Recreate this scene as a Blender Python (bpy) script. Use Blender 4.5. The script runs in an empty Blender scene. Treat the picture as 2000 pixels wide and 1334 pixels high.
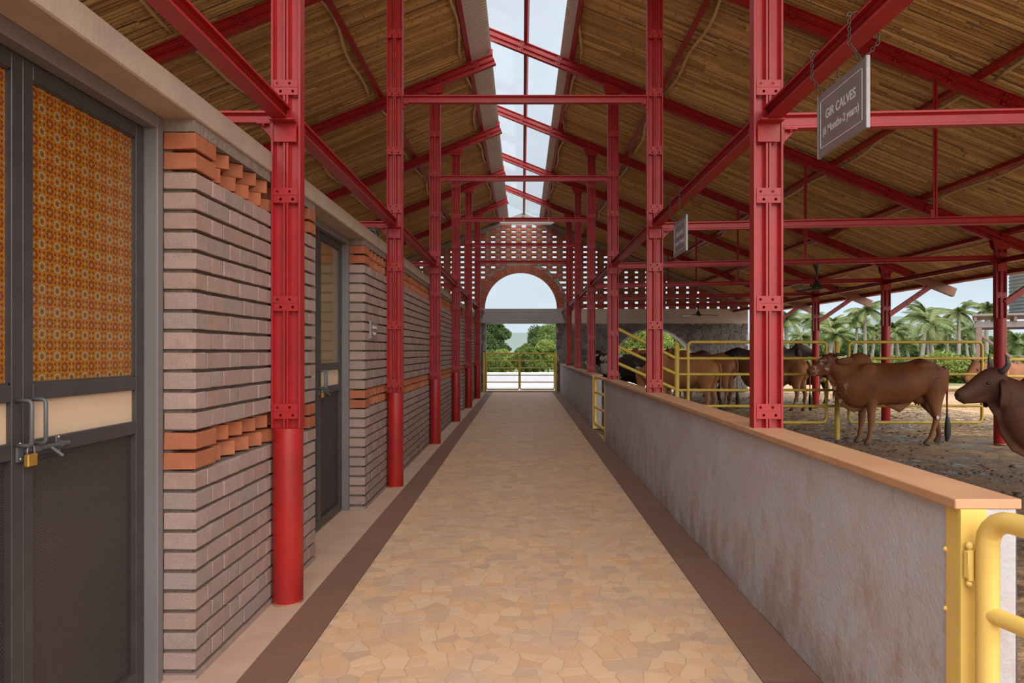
import bpy, bmesh, math, random
import numpy as np
from mathutils import Vector, Matrix, noise
R = random.Random(7)
PI = math.pi
scene = bpy.context.scene
C = scene.collection

# ------------------------------------------------------------------ camera, sky, sun, exposure
CAMH = 1.42
cd = bpy.data.cameras.new('camera'); cam = bpy.data.objects.new('camera', cd); C.objects.link(cam)
cam.location = (0, 0, CAMH); cam.rotation_euler = (PI/2, 0, 0)
cd.sensor_width = 36; cd.lens = 1340*36/2000; cd.shift_x = -.010; cd.shift_y = .009
cd.clip_end = 4000; cd.clip_start = .05
scene.camera = cam

w = bpy.data.worlds.new('world'); scene.world = w; w.use_nodes = True
nt = w.node_tree; nt.nodes.clear()
wo = nt.nodes.new('ShaderNodeOutputWorld'); bg = nt.nodes.new('ShaderNodeBackground')
tc = nt.nodes.new('ShaderNodeTexCoord'); sx = nt.nodes.new('ShaderNodeSeparateXYZ')
rp = nt.nodes.new('ShaderNodeValToRGB')
# overcast sky: about twice as bright overhead than at the horizon
rp.color_ramp.elements[0].position = 0; rp.color_ramp.elements[0].color = (.235, .285, .325, 1)
rp.color_ramp.elements[1].position = 1; rp.color_ramp.elements[1].color = (.52, .55, .59, 1)
cn = nt.nodes.new('ShaderNodeTexNoise'); cn.inputs['Scale'].default_value = 3.5; cn.inputs['Detail'].default_value = 5
cm = nt.nodes.new('ShaderNodeMapRange'); cm.inputs['From Min'].default_value = .3; cm.inputs['From Max'].default_value = .7
cm.inputs['To Min'].default_value = .90; cm.inputs['To Max'].default_value = 1.10
mp = nt.nodes.new('ShaderNodeMapping'); mp.inputs['Scale'].default_value = (1, 1, 3.0)
vm = nt.nodes.new('ShaderNodeVectorMath'); vm.operation = 'SCALE'
nt.links.new(tc.outputs['Generated'], sx.inputs[0]); nt.links.new(sx.outputs['Z'], rp.inputs[0])
nt.links.new(tc.outputs['Generated'], mp.inputs[0]); nt.links.new(mp.outputs[0], cn.inputs['Vector'])
nt.links.new(cn.outputs['Fac'], cm.inputs['Value'])
nt.links.new(rp.outputs[0], vm.inputs[0]); nt.links.new(cm.outputs[0], vm.inputs['Scale'])
nt.links.new(vm.outputs[0], bg.inputs['Color']); bg.inputs['Strength'].default_value = 1.0
nt.links.new(bg.outputs[0], wo.inputs[0])

# hazy sun behind the camera and to the right, very soft through the cloud
sl = bpy.data.lights.new('sun_offscreen', 'SUN'); sun = bpy.data.objects.new('sun_offscreen', sl); C.objects.link(sun)
sl.energy = 3.5; sl.angle = math.radians(95); sl.color = (1.0, .95, .88)
sd = Vector((.26, -.62, .74)).normalized()
sun.rotation_euler = sd.to_track_quat('Z', 'Y').to_euler(); sun.location = (26, -62, 74)

vs = scene.view_settings
scene.display_settings.display_device = 'sRGB'
vs.view_transform = 'Standard'; vs.look = 'None'; vs.gamma = 1.0; vs.use_curve_mapping = False
vs.exposure = 1.15

# ------------------------------------------------------------------ helpers
def wloc(o):
    v = Vector((0, 0, 0))
    while o is not None:
        v += o.location; o = o.parent
    return v

def tag(o, label=None, cat=None, group=None, kind=None):
    if label: o['label'] = label
    if cat: o['category'] = cat
    if group: o['group'] = group
    if kind: o['kind'] = kind
    return o

def thing(name, loc, label=None, cat=None, group=None, kind=None, rz=0):
    o = bpy.data.objects.new(name, None); o.empty_display_size = .1; C.objects.link(o)
    o.location = loc; o.rotation_euler = (0, 0, rz)
    return tag(o, label, cat, group, kind or 'thing')

def link(name, mesh, parent=None, loc=None, kind=None, local=False):
    o = bpy.data.objects.new(name, mesh); C.objects.link(o)
    if loc is not None:
        o.location = Vector(loc) - (wloc(parent) if parent is not None and not local else Vector((0, 0, 0)))
    if parent is not None: o.parent = parent
    if kind: o['kind'] = kind
    return o

ORD = ['', 'first', 'second', 'third', 'fourth', 'fifth', 'sixth', 'seventh', 'eighth', 'ninth', 'tenth']

class MB:
    def __init__(s): s.v = []; s.f = []
    def add(s, vs, fs):
        b = len(s.v); s.v.extend(tuple(p) for p in vs); s.f.extend(tuple(i+b for i in f) for f in fs); return s
    def box(s, x0, x1, y0, y1, z0, z1):
        return s.add([(x0,y0,z0),(x1,y0,z0),(x1,y1,z0),(x0,y1,z0),(x0,y0,z1),(x1,y0,z1),(x1,y1,z1),(x0,y1,z1)],
                     [(0,3,2,1),(4,5,6,7),(0,1,5,4),(1,2,6,5),(2,3,7,6),(3,0,4,7)])
    def bbox(s, x0, x1, y0, y1, z0, z1, b):
        """box with all edges chamfered"""
        bm = bmesh.new(); bmesh.ops.create_cube(bm, size=1)
        for v in bm.verts:
            v.co = Vector(((x0+x1)/2+v.co.x*(x1-x0), (y0+y1)/2+v.co.y*(y1-y0), (z0+z1)/2+v.co.z*(z1-z0)))
        bmesh.ops.bevel(bm, geom=bm.edges[:], offset=b, segments=1, affect='EDGES')
        s.addbm(bm); bm.free(); return s
    def addbm(s, bm, M=None):
        bm.verts.index_update()
        return s.add([(M @ v.co) if M else v.co for v in bm.verts], [[v.index for v in f.verts] for f in bm.faces])
    def loft(s, rings, cap=True):
        n = len(rings[0]); b = len(s.v)
        for r in rings: s.v.extend(tuple(p) for p in r)
        for i in range(len(rings)-1):
            for j in range(n):
                k = (j+1) % n
                s.f.append((b+i*n+j, b+i*n+k, b+(i+1)*n+k, b+(i+1)*n+j))
        if cap:
            s.f.append(tuple(b+j for j in reversed(range(n)))); s.f.append(tuple(b+(len(rings)-1)*n+j for j in range(n)))
        return s
    def tube(s, pts, rad, n=10, flat=1.0, up=(0,0,1), cap=True):
        """swept tube; rad a number or a list; flat scales the lateral radius (number or list)"""
        P = [Vector(p) for p in pts]; m = len(P); rings = []; ups = None
        for i in range(m):
            d = (P[min(i+1,m-1)]-P[max(i-1,0)]).normalized()
            u = Vector(up) if ups is None else ups
            side = d.cross(u)
            if side.length < 1e-3: side = d.cross(Vector((1,0,0)) if abs(d.x) < .9 else Vector((0,1,0)))
            side.normalize(); uu = side.cross(d).normalized(); ups = uu
            r = rad[i] if isinstance(rad,(list,tuple)) else rad
            fl = flat[i] if isinstance(flat,(list,tuple)) else flat
            rings.append([P[i]+uu*(math.cos(2*PI*j/n)*r)+side*(math.sin(2*PI*j/n)*r*fl) for j in range(n)])
        return s.loft(rings, cap)
    def cyl(s, p0, p1, r, n=16, r1=None):
        return s.tube([p0, p1], [r, r if r1 is None else r1], n)
    def lathe(s, prof, c=(0,0,0), n=20):
        rings = [[(c[0]+r*math.cos(2*PI*j/n), c[1]+r*math.sin(2*PI*j/n), c[2]+z) for j in range(n)] for r, z in prof]
        return s.loft(rings)
    def ball(s, c, r, n=12, m=8):
        rx, ry, rz = r if isinstance(r,(tuple,list)) else (r,r,r); rings = []
        for i in range(m+1):
            t = max(.04, min(PI-.04, PI*i/m))
            rings.append([(c[0]+rx*math.sin(t)*math.cos(2*PI*j/n), c[1]+ry*math.sin(t)*math.sin(2*PI*j/n), c[2]-rz*math.cos(t)) for j in range(n)])
        return s.loft(rings)
    def mesh(s, name, m, smooth=False, off=None):
        me = bpy.data.meshes.new(name)
        vs = s.v if off is None else [(p[0]-off[0], p[1]-off[1], p[2]-off[2]) for p in s.v]
        me.from_pydata(vs, [], s.f); me.materials.append(m)
        if smooth: me.shade_smooth()
        return me
    def build(s, name, m, parent=None, smooth=False, kind=None, local=False, origin=None):
        if parent is not None and not local: off = wloc(parent)
        else: off = Vector(origin) if origin is not None else None
        o = link(name, s.mesh(name, m, smooth, off), parent, kind=kind)
        if origin is not None and (parent is None): o.location = origin
        return o

def fix_normals(me):
    bm = bmesh.new(); bm.from_mesh(me); bmesh.ops.recalc_face_normals(bm, faces=bm.faces); bm.to_mesh(me); bm.free()

def autosmooth(o, ang=40):
    bm = bmesh.new(); bm.from_mesh(o.data)
    for e in bm.edges: e.smooth = e.calc_face_angle(0) < math.radians(ang)
    for f in bm.faces: f.smooth = True
    bm.to_mesh(o.data); bm.free(); return o

# ------------------------------------------------------------------ materials
class NT:
    """small helper around a node tree"""
    def __init__(s, name):
        s.m = bpy.data.materials.new(name); s.m.use_nodes = True; s.t = s.m.node_tree
        s.b = s.t.nodes['Principled BSDF']; s.out = s.t.nodes['Material Output']
    def n(s, typ, **kw):
        nd = s.t.nodes.new(typ)
        for k, v in kw.items(): setattr(nd, k, v)
        return nd
    def set(s, sock, v):
        if isinstance(v, bpy.types.NodeSocket): s.t.links.new(v, sock)
        else: sock.default_value = v
    def math(s, op, a, b=0.0, c=None, clamp=False):
        nd = s.n('ShaderNodeMath', operation=op, use_clamp=clamp)
        s.set(nd.inputs[0], a); s.set(nd.inputs[1], b)
        if c is not None: s.set(nd.inputs[2], c)
        return nd.outputs[0]
    def mix(s, f, a, b, typ='MIX'):
        nd = s.n('ShaderNodeMix', data_type='RGBA', blend_type=typ)
        s.set(nd.inputs[0], f); s.set(nd.inputs[6], a if not isinstance(a, tuple) else (*a[:3], 1)); s.set(nd.inputs[7], b if not isinstance(b, tuple) else (*b[:3], 1))
        return nd.outputs[2]
    def coord(s, kind='Object', scale=(1,1,1)):
        t = s.n('ShaderNodeTexCoord'); m = s.n('ShaderNodeMapping'); m.inputs['Scale'].default_value = scale
        s.t.links.new(t.outputs[kind], m.inputs[0]); return m.outputs[0]
    def world(s, scale=(1,1,1)):
        g = s.n('ShaderNodeNewGeometry'); m = s.n('ShaderNodeMapping'); m.inputs['Scale'].default_value = scale
        s.t.links.new(g.outputs['Position'], m.inputs[0]); return m.outputs[0]
    def noise(s, vec, scale, detail=4, rough=.55):
        nd = s.n('ShaderNodeTexNoise'); s.set(nd.inputs['Vector'], vec); nd.inputs['Scale'].default_value = scale
        nd.inputs['Detail'].default_value = detail; nd.inputs['Roughness'].default_value = rough
        return nd.outputs['Fac']
    def rng(s, v, a, b, c=0.0, d=1.0):
        nd = s.n('ShaderNodeMapRange'); s.set(nd.inputs['Value'], v)
        for k, x in zip(('From Min','From Max','To Min','To Max'), (a,b,c,d)): nd.inputs[k].default_value = x
        return nd.outputs[0]
    def rand(s):
        """random number per object and per loose piece"""
        o = s.n('ShaderNodeObjectInfo'); g = s.n('ShaderNodeNewGeometry')
        return s.math('FRACT', s.math('ADD', o.outputs['Random'], g.outputs['Random Per Island']))
    def bump(s, h, strength=.3, dist=.01):
        nd = s.n('ShaderNodeBump'); nd.inputs['Strength'].default_value = strength; nd.inputs['Distance'].default_value = dist
        s.set(nd.inputs['Height'], h); s.t.links.new(nd.outputs[0], s.b.inputs['Normal'])
    def sep(s, v):
        nd = s.n('ShaderNodeSeparateXYZ'); s.set(nd.inputs[0], v); return nd.outputs
    def fin(s, col=None, rough=None, metal=None, spec=None):
        if col is not None: s.set(s.b.inputs['Base Color'], col if not isinstance(col, tuple) else (*col[:3], 1))
        if rough is not None: s.set(s.b.inputs['Roughness'], rough)
        if metal is not None: s.b.inputs['Metallic'].default_value = metal
        if spec is not None: s.b.inputs['Specular IOR Level'].default_value = spec
        return s.m

def simple(name, c1, c2=None, rough=.6, scale=6, bump=0, bscale=40, metal=0, spec=None, rand=False, dist=.01, detail=4):
    t = NT(name); v = t.world()
    if c2 is None: c2 = tuple(x*.8 for x in c1)
    f = t.rng(t.noise(v, scale, detail), .3, .7)
    col = t.mix(f, c1, c2)
    if rand: col = t.mix(t.rng(t.rand(), 0, 1, 0, .5), col, c2)
    if bump: t.bump(t.noise(v, bscale, 3), bump, dist)
    return t.fin(col, rough, metal, spec)

def red_paint():
    t = NT('red_paint'); v = t.world()
    lump = t.noise(v, 150, 3); big = t.noise(v, 5, 5)
    col = t.mix(t.rng(big, .3, .7), (.34, .012, .014), (.27, .009, .012))
    dust = t.rng(t.noise(v, 14, 6, .7), .60, .80, 0, .5)
    col = t.mix(dust, col, (.32, .075, .06))
    t.bump(lump, .30, .004)
    return t.fin(col, .42, 0, .45)
M = {}
M['red'] = red_paint()
M['red_ped'] = simple('pedestal_red', (.36,.012,.012), (.26,.012,.012), .38, 3, .1, 30)
M['worn'] = simple('worn_base_paint', (.36,.20,.11), (.28,.09,.06), .7, 25)
M['pipe_yellow'] = simple('yellow_pipe_paint', (.62,.44,.06), (.50,.34,.05), .42, 9, .15, 60)
M['yellow'] = simple('yellow_gate_paint', (.72,.50,.13), (.64,.43,.11), .42, 6, .08, 90)
M['frame_grey'] = simple('grey_frame_paint', (.17,.15,.15), (.15,.13,.13), .45, 3)
M['leaf_dark'] = simple('charcoal_door_paint', (.040,.034,.035), (.052,.045,.046), .40, 12, .1, 80)
M['cream'] = simple('cream_board', (.60,.44,.31), (.54,.39,.26), .5, 3)
M['steel'] = simple('dull_steel', (.35,.34,.34), (.2,.2,.2), .4, 40, metal=.8)
M['brass'] = simple('brass', (.62,.36,.08), (.5,.28,.06), .35, 20, metal=.7)
M['handle'] = simple('handle_grey', (.07,.072,.08), (.09,.09,.1), .35, 20)
M['screw'] = simple('bright_screw', (.6,.58,.55), (.5,.48,.45), .35, 60, metal=.7)
M['black'] = simple('black_plastic', (.02,.02,.02), (.03,.03,.03), .4, 10)
M['concrete'] = simple('lintel_concrete', (.40,.31,.25), (.33,.25,.20), .8, 5, .25, 60)
M['concrete_dark'] = simple('beam_concrete', (.36,.35,.35), (.30,.29,.29), .85, 3, .2, 40)
M['band_cream'] = simple('band_plaster', (.56,.49,.44), (.50,.44,.39), .85, 3, .2, 40)
M['concrete_rough'] = simple('rough_bedding', (.24,.185,.15), (.16,.125,.10), .95, 18, .8, 45)
M['mortar'] = simple('raked_mortar', (.15,.115,.085), (.10,.078,.06), .95, 30, .4, 90)
M['stone_joint'] = simple('stone_joint', (.34,.31,.29), (.24,.22,.205), .95, 14, .5, 60)
M['mortar_grey'] = simple('grey_mortar', (.30,.275,.26), (.22,.20,.19), .95, 20, .4, 90)
M['screed'] = simple('pink_screed', (.50,.33,.24), (.42,.27,.19), .65, 4, .1, 60)
M['cap_stone'] = simple('parapet_cap_stone', (.52,.29,.16), (.44,.23,.125), .5, 4, .08, 60)
M['sheet'] = simple('galvanised_sheet', (.66,.63,.60), (.58,.55,.52), .4, 8, metal=.15)
M['fan'] = simple('fan_brown', (.025,.018,.015), (.04,.03,.025), .35, 10)
M['tube_white'] = simple('tube_white', (.75,.75,.75), (.7,.7,.7), .3, 10)
M['chain'] = simple('chain_iron', (.08,.06,.05), (.14,.10,.08), .5, 60, metal=.6)
M['sign_face'] = simple('sign_face', (.19,.155,.155), (.22,.185,.185), .35, 9)
M['sign_edge'] = simple('sign_edge', (.27,.26,.27), (.21,.2,.21), .35, 20)
M['letter'] = simple('sign_lettering', (.66,.64,.64), (.62,.6,.6), .5, 10)
M['tag_yellow'] = simple('ear_tag', (.75,.62,.02), (.7,.55,.02), .4, 10)
M['horn'] = simple('horn', (.10,.075,.06), (.05,.04,.035), .4, 25)
M['eye'] = simple('eye_black', (.008,.006,.005), (.01,.008,.006), .12, 10)
M['skin_dark'] = simple('muzzle_skin', (.035,.022,.02), (.06,.035,.03), .4, 20)
M['tail_black'] = simple('tail_hair', (.012,.010,.009), (.025,.02,.018), .6, 60, .5, 150)
M['white_wall'] = simple('white_low_wall', (.55,.55,.58), (.48,.48,.51), .85, 2)
M['slab_grey'] = simple('slab_grey', (.20,.185,.185), (.16,.15,.15), .8, 4)
M['tank'] = simple('tank_grey', (.16,.17,.16), (.13,.14,.13), .6, 4)
M['rust_steel'] = simple('rusty_brown_steel', (.20,.13,.12), (.15,.10,.09), .6, 8)
M['wood_end'] = simple('brown_steel_end', (.20,.075,.035), (.16,.06,.03), .5, 5)
M['bandage'] = simple('white_patch', (.6,.55,.5), (.5,.45,.4), .8, 10)

def brick_mat(name, a, b, c):
    t = NT(name); v = t.coord('Object', (1,1,1)); r = t.rand(); o = t.n('ShaderNodeObjectInfo')
    wv = t.world()
    col = t.mix(r, a, b)
    r2 = t.math('FRACT', t.math('MULTIPLY', r, 7.31))
    col = t.mix(t.rng(r2, .55, 1, 0, .75), col, c)
    blot = t.noise(wv, 14, 5, .65)
    col = t.mix(t.rng(blot, .35, .75, 0, .45), col, tuple(x*.62 for x in a))
    sp = t.noise(wv, 160, 2)
    col = t.mix(t.rng(sp, .60, .72, 0, .35), col, tuple(min(1, x*1.35) for x in b))
    t.bump(t.math('ADD', t.noise(wv, 120, 4), t.math('MULTIPLY', blot, .6)), .55, .006)
    return t.fin(col, .88, 0, .2)
M['brick'] = brick_mat('mauve_brick', (.31,.205,.172), (.36,.255,.225), (.255,.21,.20))
M['brick_red'] = brick_mat('red_brick', (.34,.105,.050), (.39,.14,.072), (.26,.085,.045))
M['jali_red'] = brick_mat('jali_red_brick', (.34,.10,.058), (.40,.135,.082), (.28,.085,.052))
M['jali_grey'] = brick_mat('jali_grey_block', (.25,.23,.205), (.29,.27,.245), (.22,.2,.18))

def stone_mat():
    t = NT('basalt_stone'); v = t.world(); r = t.rand()
    col = t.mix(r, (.11,.10,.097), (.23,.21,.20))
    r2 = t.math('FRACT', t.math('MULTIPLY', r, 5.7)); col = t.mix(t.rng(r2, .7, 1, 0, .6), col, (.17,.145,.125))
    n1 = t.noise(v, 9, 6, .65); col = t.mix(t.rng(n1, .35, .7, 0, .55), col, (.055,.05,.049))
    t.bump(t.noise(v, 22, 6, .65), .8, .03); return t.fin(col, .8)
M['stone'] = stone_mat()

def bamboo_mat():
    t = NT('bamboo_culm'); r = t.rand(); v = t.world((1.3, 30, 3)); wv = t.world()
    col = t.mix(r, (.38,.215,.075), (.66,.44,.195))
    r2 = t.math('FRACT', t.math('MULTIPLY', r, 9.13)); col = t.mix(t.rng(r2, .70, 1, 0, .65), col, (.24,.125,.045))
    st = t.noise(v, 3, 5, .6); col = t.mix(t.rng(st, .50, .76, 0, .6), col, (.18,.09,.034))
    sp = t.noise(wv, 26, 3); col = t.mix(t.rng(sp, .64, .72, 0, .6), col, (.075,.04,.02))
    return t.fin(col, .58, 0, .35)
M['bamboo'] = bamboo_mat()
M['pole'] = simple('pale_bamboo_pole', (.66,.49,.29), (.54,.38,.20), .55, 6, .1, 40)
M['node'] = simple('bamboo_node', (.22,.12,.05), (.34,.20,.085), .7, 30)

def paving_mat(vor):
    t = NT('crazy_paving_far' if vor else 'paving_stone'); wv = t.world()
    if vor:
        n = t.n('ShaderNodeTexVoronoi'); n.inputs['Scale'].default_value = 9.5; t.set(n.inputs['Vector'], wv)
        r = t.sep(n.outputs['Color'])[0]
        e = t.n('ShaderNodeTexVoronoi', feature='DISTANCE_TO_EDGE'); e.inputs['Scale'].default_value = 9.5; t.set(e.inputs['Vector'], wv)
    else: r = t.rand()
    col = t.mix(r, (.56,.325,.175), (.61,.405,.25))
    r2 = t.math('FRACT', t.math('MULTIPLY', r, 6.7)); col = t.mix(t.rng(r2, .62, 1, 0, .8), col, (.42,.275,.195))
    if vor: col = t.mix(t.rng(e.outputs['Distance'], .03, .06, .75, 0), col, (.40,.265,.165))
    sm = t.noise(wv, 2.3, 6, .62); col = t.mix(t.rng(sm, .44, .68, 0, .72), col, (.45,.315,.24))
    pl = t.noise(t.world((1.6,5,1)), 3.5, 6, .65); col = t.mix(t.rng(pl, .56, .74, 0, .55), col, (.56,.45,.37))
    t.bump(t.noise(wv, 60, 3), .10, .004)
    return t.fin(col, t.rng(sm, .3, .7, .48, .66), 0, .35)
M['paving'] = paving_mat(False); M['paving_far'] = paving_mat(True)
M['grout'] = simple('paving_grout', (.47,.315,.21), (.40,.27,.18), .75, 12, .2, 90)

def strip_mat():
    t = NT('brown_slab'); wv = t.world(); r = t.rand()
    col = t.mix(r, (.160,.082,.058), (.195,.105,.072))
    st = t.noise(t.world((2, 16, 1)), 3, 5); col = t.mix(t.rng(st, .5, .75, 0, .4), col, (.26,.155,.11))
    st2 = t.noise(t.world((1, 9, 1)), 2.2, 4); col = t.mix(t.rng(st2, .58, .72, 0, .6), col, (.27,.085,.035))
    t.bump(t.noise(wv, 50, 3), .1, .004)
    return t.fin(col, .55, 0, .35)
M['strip'] = strip_mat()

def plaster_mat():
    t = NT('rough_plaster'); v = t.world(); z = t.sep(v)[2]
    col = t.mix(t.rng(t.noise(v, 2.2, 5), .32, .68), (.45,.46,.49), (.41,.395,.415))
    pink = t.noise(v, 5, 6, .65); col = t.mix(t.rng(pink, .50, .72, 0, .60), col, (.43,.31,.29))
    dirt = t.math('ADD', t.rng(z, 0, .75, .62, .10), t.rng(t.noise(t.world((3,3,1.6)), 2.0, 6, .7), .3, .7, -.45, .45))
    col = t.mix(t.rng(dirt, .32, .80, 0, .75), col, (.33,.215,.155))
    sp = t.noise(v, 75, 2); col = t.mix(t.rng(sp, .66, .74, 0, .5), col, (.22,.13,.10))
    t.bump(t.math('ADD', t.noise(v, 55, 4, .6), t.math('MULTIPLY', t.noise(t.world((1,1,2.2)), 16, 4), .9)), .32, .010)
    return t.fin(col, .8)
M['plaster'] = plaster_mat()

def mud_mat():
    t = NT('muddy_pen_floor'); v = t.world()
    a = t.noise(v, .55, 5, .6); b = t.noise(v, 3.2, 6, .65)
    col = t.mix(t.rng(b, .35, .68), (.34,.215,.115), (.19,.118,.064))
    wet = t.math('MULTIPLY', t.rng(a, .43, .53), t.rng(b, .40, .60)); col = t.mix(wet, col, (.060,.045,.035))
    dry = t.rng(t.noise(v, 1.4, 6, .7), .56, .70, 0, .8); col = t.mix(dry, col, (.46,.285,.16))
    t.bump(t.math('MULTIPLY', t.math('ADD', b, t.math('MULTIPLY', t.noise(v, 18, 5, .65), .7)), t.math('SUBTRACT', 1.0, t.math('MULTIPLY', wet, .85))), .85, .05)
    rough = t.math('SUBTRACT', .85, t.math('MULTIPLY', wet, .75))
    return t.fin(col, rough, 0, .5)
M['mud'] = mud_mat()
M['clod'] = simple('wet_mud_clod', (.060,.040,.026), (.11,.07,.042), .55, 9, .5, 60)
M['straw'] = simple('dry_straw', (.58,.42,.21), (.48,.33,.15), .8, 30)
def ground_mat():
    t = NT('outdoor_ground'); v = t.world(); y = t.sep(v)[1]
    col = t.mix(t.rng(t.noise(v, .8, 6, .65), .35, .65), (.46,.29,.17), (.36,.22,.13))
    g = t.math('ADD', t.rng(y, 24, 34, 0, 1), t.rng(t.noise(v, .3, 4), .3, .7, -.25, .25))
    col = t.mix(t.rng(g, .4, .6), col, (.09,.14,.03))
    t.bump(t.noise(v, 6, 5), .5, .05); return t.fin(col, .9)
M['ground'] = ground_mat()

def leaf_mat(name, a, b):
    t = NT(name); r = t.rand(); col = t.mix(r, a, b)
    t.fin(col, .55, 0, .3)
    tr = t.n('ShaderNodeBsdfTranslucent'); t.set(tr.inputs['Color'], t.mix(.5, col, (a[0]*1.6, a[1]*1.7, a[2])))
    mx = t.n('ShaderNodeMixShader'); mx.inputs[0].default_value = .3
    t.t.links.new(t.b.outputs[0], mx.inputs[1]); t.t.links.new(tr.outputs[0], mx.inputs[2]); t.t.links.new(mx.outputs[0], t.out.inputs[0])
    return t.m
M['leaf1'] = leaf_mat('leaf_mid_green', (.085,.135,.030), (.18,.24,.060))
M['leaf2'] = leaf_mat('leaf_yellow_green', (.15,.20,.040), (.27,.31,.080))
M['leaf3'] = leaf_mat('leaf_deep_green', (.045,.085,.026), (.105,.155,.050))
M['frond'] = leaf_mat('palm_frond', (.115,.155,.055), (.25,.27,.11))
M['bark'] = simple('tree_bark', (.16,.12,.09), (.10,.075,.06), .9, 8, .5, 30)
M['palm_bark'] = simple('palm_bark', (.27,.23,.20), (.19,.16,.135), .9, 5, .5, 20)
M['coconut'] = simple('coconut_green', (.30,.30,.06), (.22,.2,.05), .5, 5)
M['hill'] = simple('far_hill', (.085,.105,.050), (.060,.080,.038), 1, .01)

def poly_sheet():
    t = NT('clear_skylight_sheet'); t.t.nodes.remove(t.b)
    tr = t.n('ShaderNodeBsdfTransparent'); tr.inputs[0].default_value = (.94,.95,.96,1)
    gl = t.n('ShaderNodeBsdfGlossy'); gl.inputs['Roughness'].default_value = .12
    fr = t.n('ShaderNodeFresnel'); fr.inputs[0].default_value = 1.12
    mx = t.n('ShaderNodeMixShader'); t.t.links.new(fr.outputs[0], mx.inputs[0]); t.t.links.new(tr.outputs[0], mx.inputs[1]); t.t.links.new(gl.outputs[0], mx.inputs[2])
    t.t.links.new(mx.outputs[0], t.out.inputs[0]); return t.m
M['poly'] = poly_sheet()

def film_mat():
    """orange window film printed with rows of pale and maroon star rosettes"""
    t = NT('patterned_film'); x, y, z = t.sep(t.world())
    P = .0757
    a = t.math('SUBTRACT', t.math('FRACT', t.math('DIVIDE', y, P)), .5); b = t.math('SUBTRACT', t.math('FRACT', t.math('DIVIDE', z, P)), .5)
    p = t.math('ABSOLUTE', a); q = t.math('ABSOLUTE', b)
    def star(u, v, k, amp):
        r = t.math('SQRT', t.math('ADD', t.math('MULTIPLY', u, u), t.math('MULTIPLY', v, v)))
        th = t.math('ARCTAN2', v, u)
        return r, t.math('DIVIDE', r, t.math('ADD', 1.0, t.math('MULTIPLY', t.math('COSINE', t.math('MULTIPLY', th, k)), amp)))
    def lt(v, e): return t.math('LESS_THAN', v, e)
    def dist(u0, v0):
        du = t.math('SUBTRACT', p, u0); dv = t.math('SUBTRACT', q, v0)
        return t.math('SQRT', t.math('ADD', t.math('MULTIPLY', du, du), t.math('MULTIPLY', dv, dv)))
    orange = (.30,.108,.010); brown = (.135,.036,.014); pale = (.27,.25,.15); dark = (.06,.035,.014)
    col = t.mix(0.0, orange, orange)
    col = t.mix(lt(dist(.36,.14), .072), col, brown); col = t.mix(lt(dist(.14,.36), .072), col, brown)
    d1 = t.math('ADD', t.math('SUBTRACT', .5, p), q); d2 = t.math('ADD', p, t.math('SUBTRACT', .5, q))
    dm = t.math('MINIMUM', d1, d2); col = t.mix(lt(dm, .09), col, dark); col = t.mix(lt(dm, .072), col, pale)
    r, s = star(a, b, 8, .12)
    col = t.mix(lt(s, .245), col, dark); col = t.mix(lt(s, .225), col, pale)
    col = t.mix(lt(r, .15), col, dark); col = t.mix(lt(s, .135), col, orange)
    r3, s3 = star(a, b, 8, -.45); col = t.mix(lt(s3, .085), col, brown)
    u = t.math('SUBTRACT', .5, p); v = t.math('SUBTRACT', .5, q); r, s = star(u, v, 8, .12)
    col = t.mix(lt(s, .235), col, brown)
    r4, s4 = star(u, v, 8, -.3); col = t.mix(lt(s4, .125), col, (.25,.085,.015)); col = t.mix(lt(r, .045), col, pale)
    return t.fin(col, .16, 0, .5)
M['film'] = film_mat()

def mesh_mat():
    """dark perforated sheet: rows of small holes"""
    t = NT('perforated_sheet'); x, y, z = t.sep(t.world()); P = .0095
    u = t.math('DIVIDE', y, P); v = t.math('DIVIDE', z, P*.87)
    row = t.math('FLOOR', v); u = t.math('ADD', u, t.math('MULTIPLY', t.math('MODULO', row, 2.0), .5))
    a = t.math('SUBTRACT', t.math('FRACT', u), .5); b = t.math('SUBTRACT', t.math('FRACT', v), .5)
    r = t.math('SQRT', t.math('ADD', t.math('MULTIPLY', a, a), t.math('MULTIPLY', b, b)))
    hole = t.math('LESS_THAN', r, .27)
    t.fin((.040,.034,.034), .45, 0, .4)
    tr = t.n('ShaderNodeBsdfTransparent'); mx = t.n('ShaderNodeMixShader')      # the holes are open
    t.t.links.new(hole, mx.inputs[0]); t.t.links.new(t.b.outputs[0], mx.inputs[1]); t.t.links.new(tr.outputs[0], mx.inputs[2])
    t.t.links.new(mx.outputs[0], t.out.inputs[0]); return t.m
M['perf'] = mesh_mat()
def pane_mat():
    t = NT('brown_backed_glass')
    return t.fin((.20,.135,.060), .07, 0, .8)
M['pane'] = pane_mat()

# ------------------------------------------------------------------ key dimensions (metres)
YF = [3.88 + 3.28*i for i in range(6)]          # column frames, nearest first
YW = 23.56                                     # inner face of the far gable wall
XL, XR, XO = -1.325, 1.380, 7.27                # corridor columns left / right, outer columns
def zc(x): return 6.03 - .4*abs(x-.02)         # rafter centre line
def zr(x): return 6.03 - .4*(x-.02)            # right rafter line, carried on past the ridge
SC = 1/math.sqrt(1.16)                         # cosine of the roof slope
def frm(i): return ORD[6-i]                    # ordinal counted from the far gable

# ------------------------------------------------------------------ ground and floors
o = MB().add([(-400,-60,-.03),(400,-60,-.03),(400,900,-.03),(-400,900,-.03)], [(0,1,2,3)]).build('ground', M['ground'])
tag(o, kind='structure')

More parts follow.
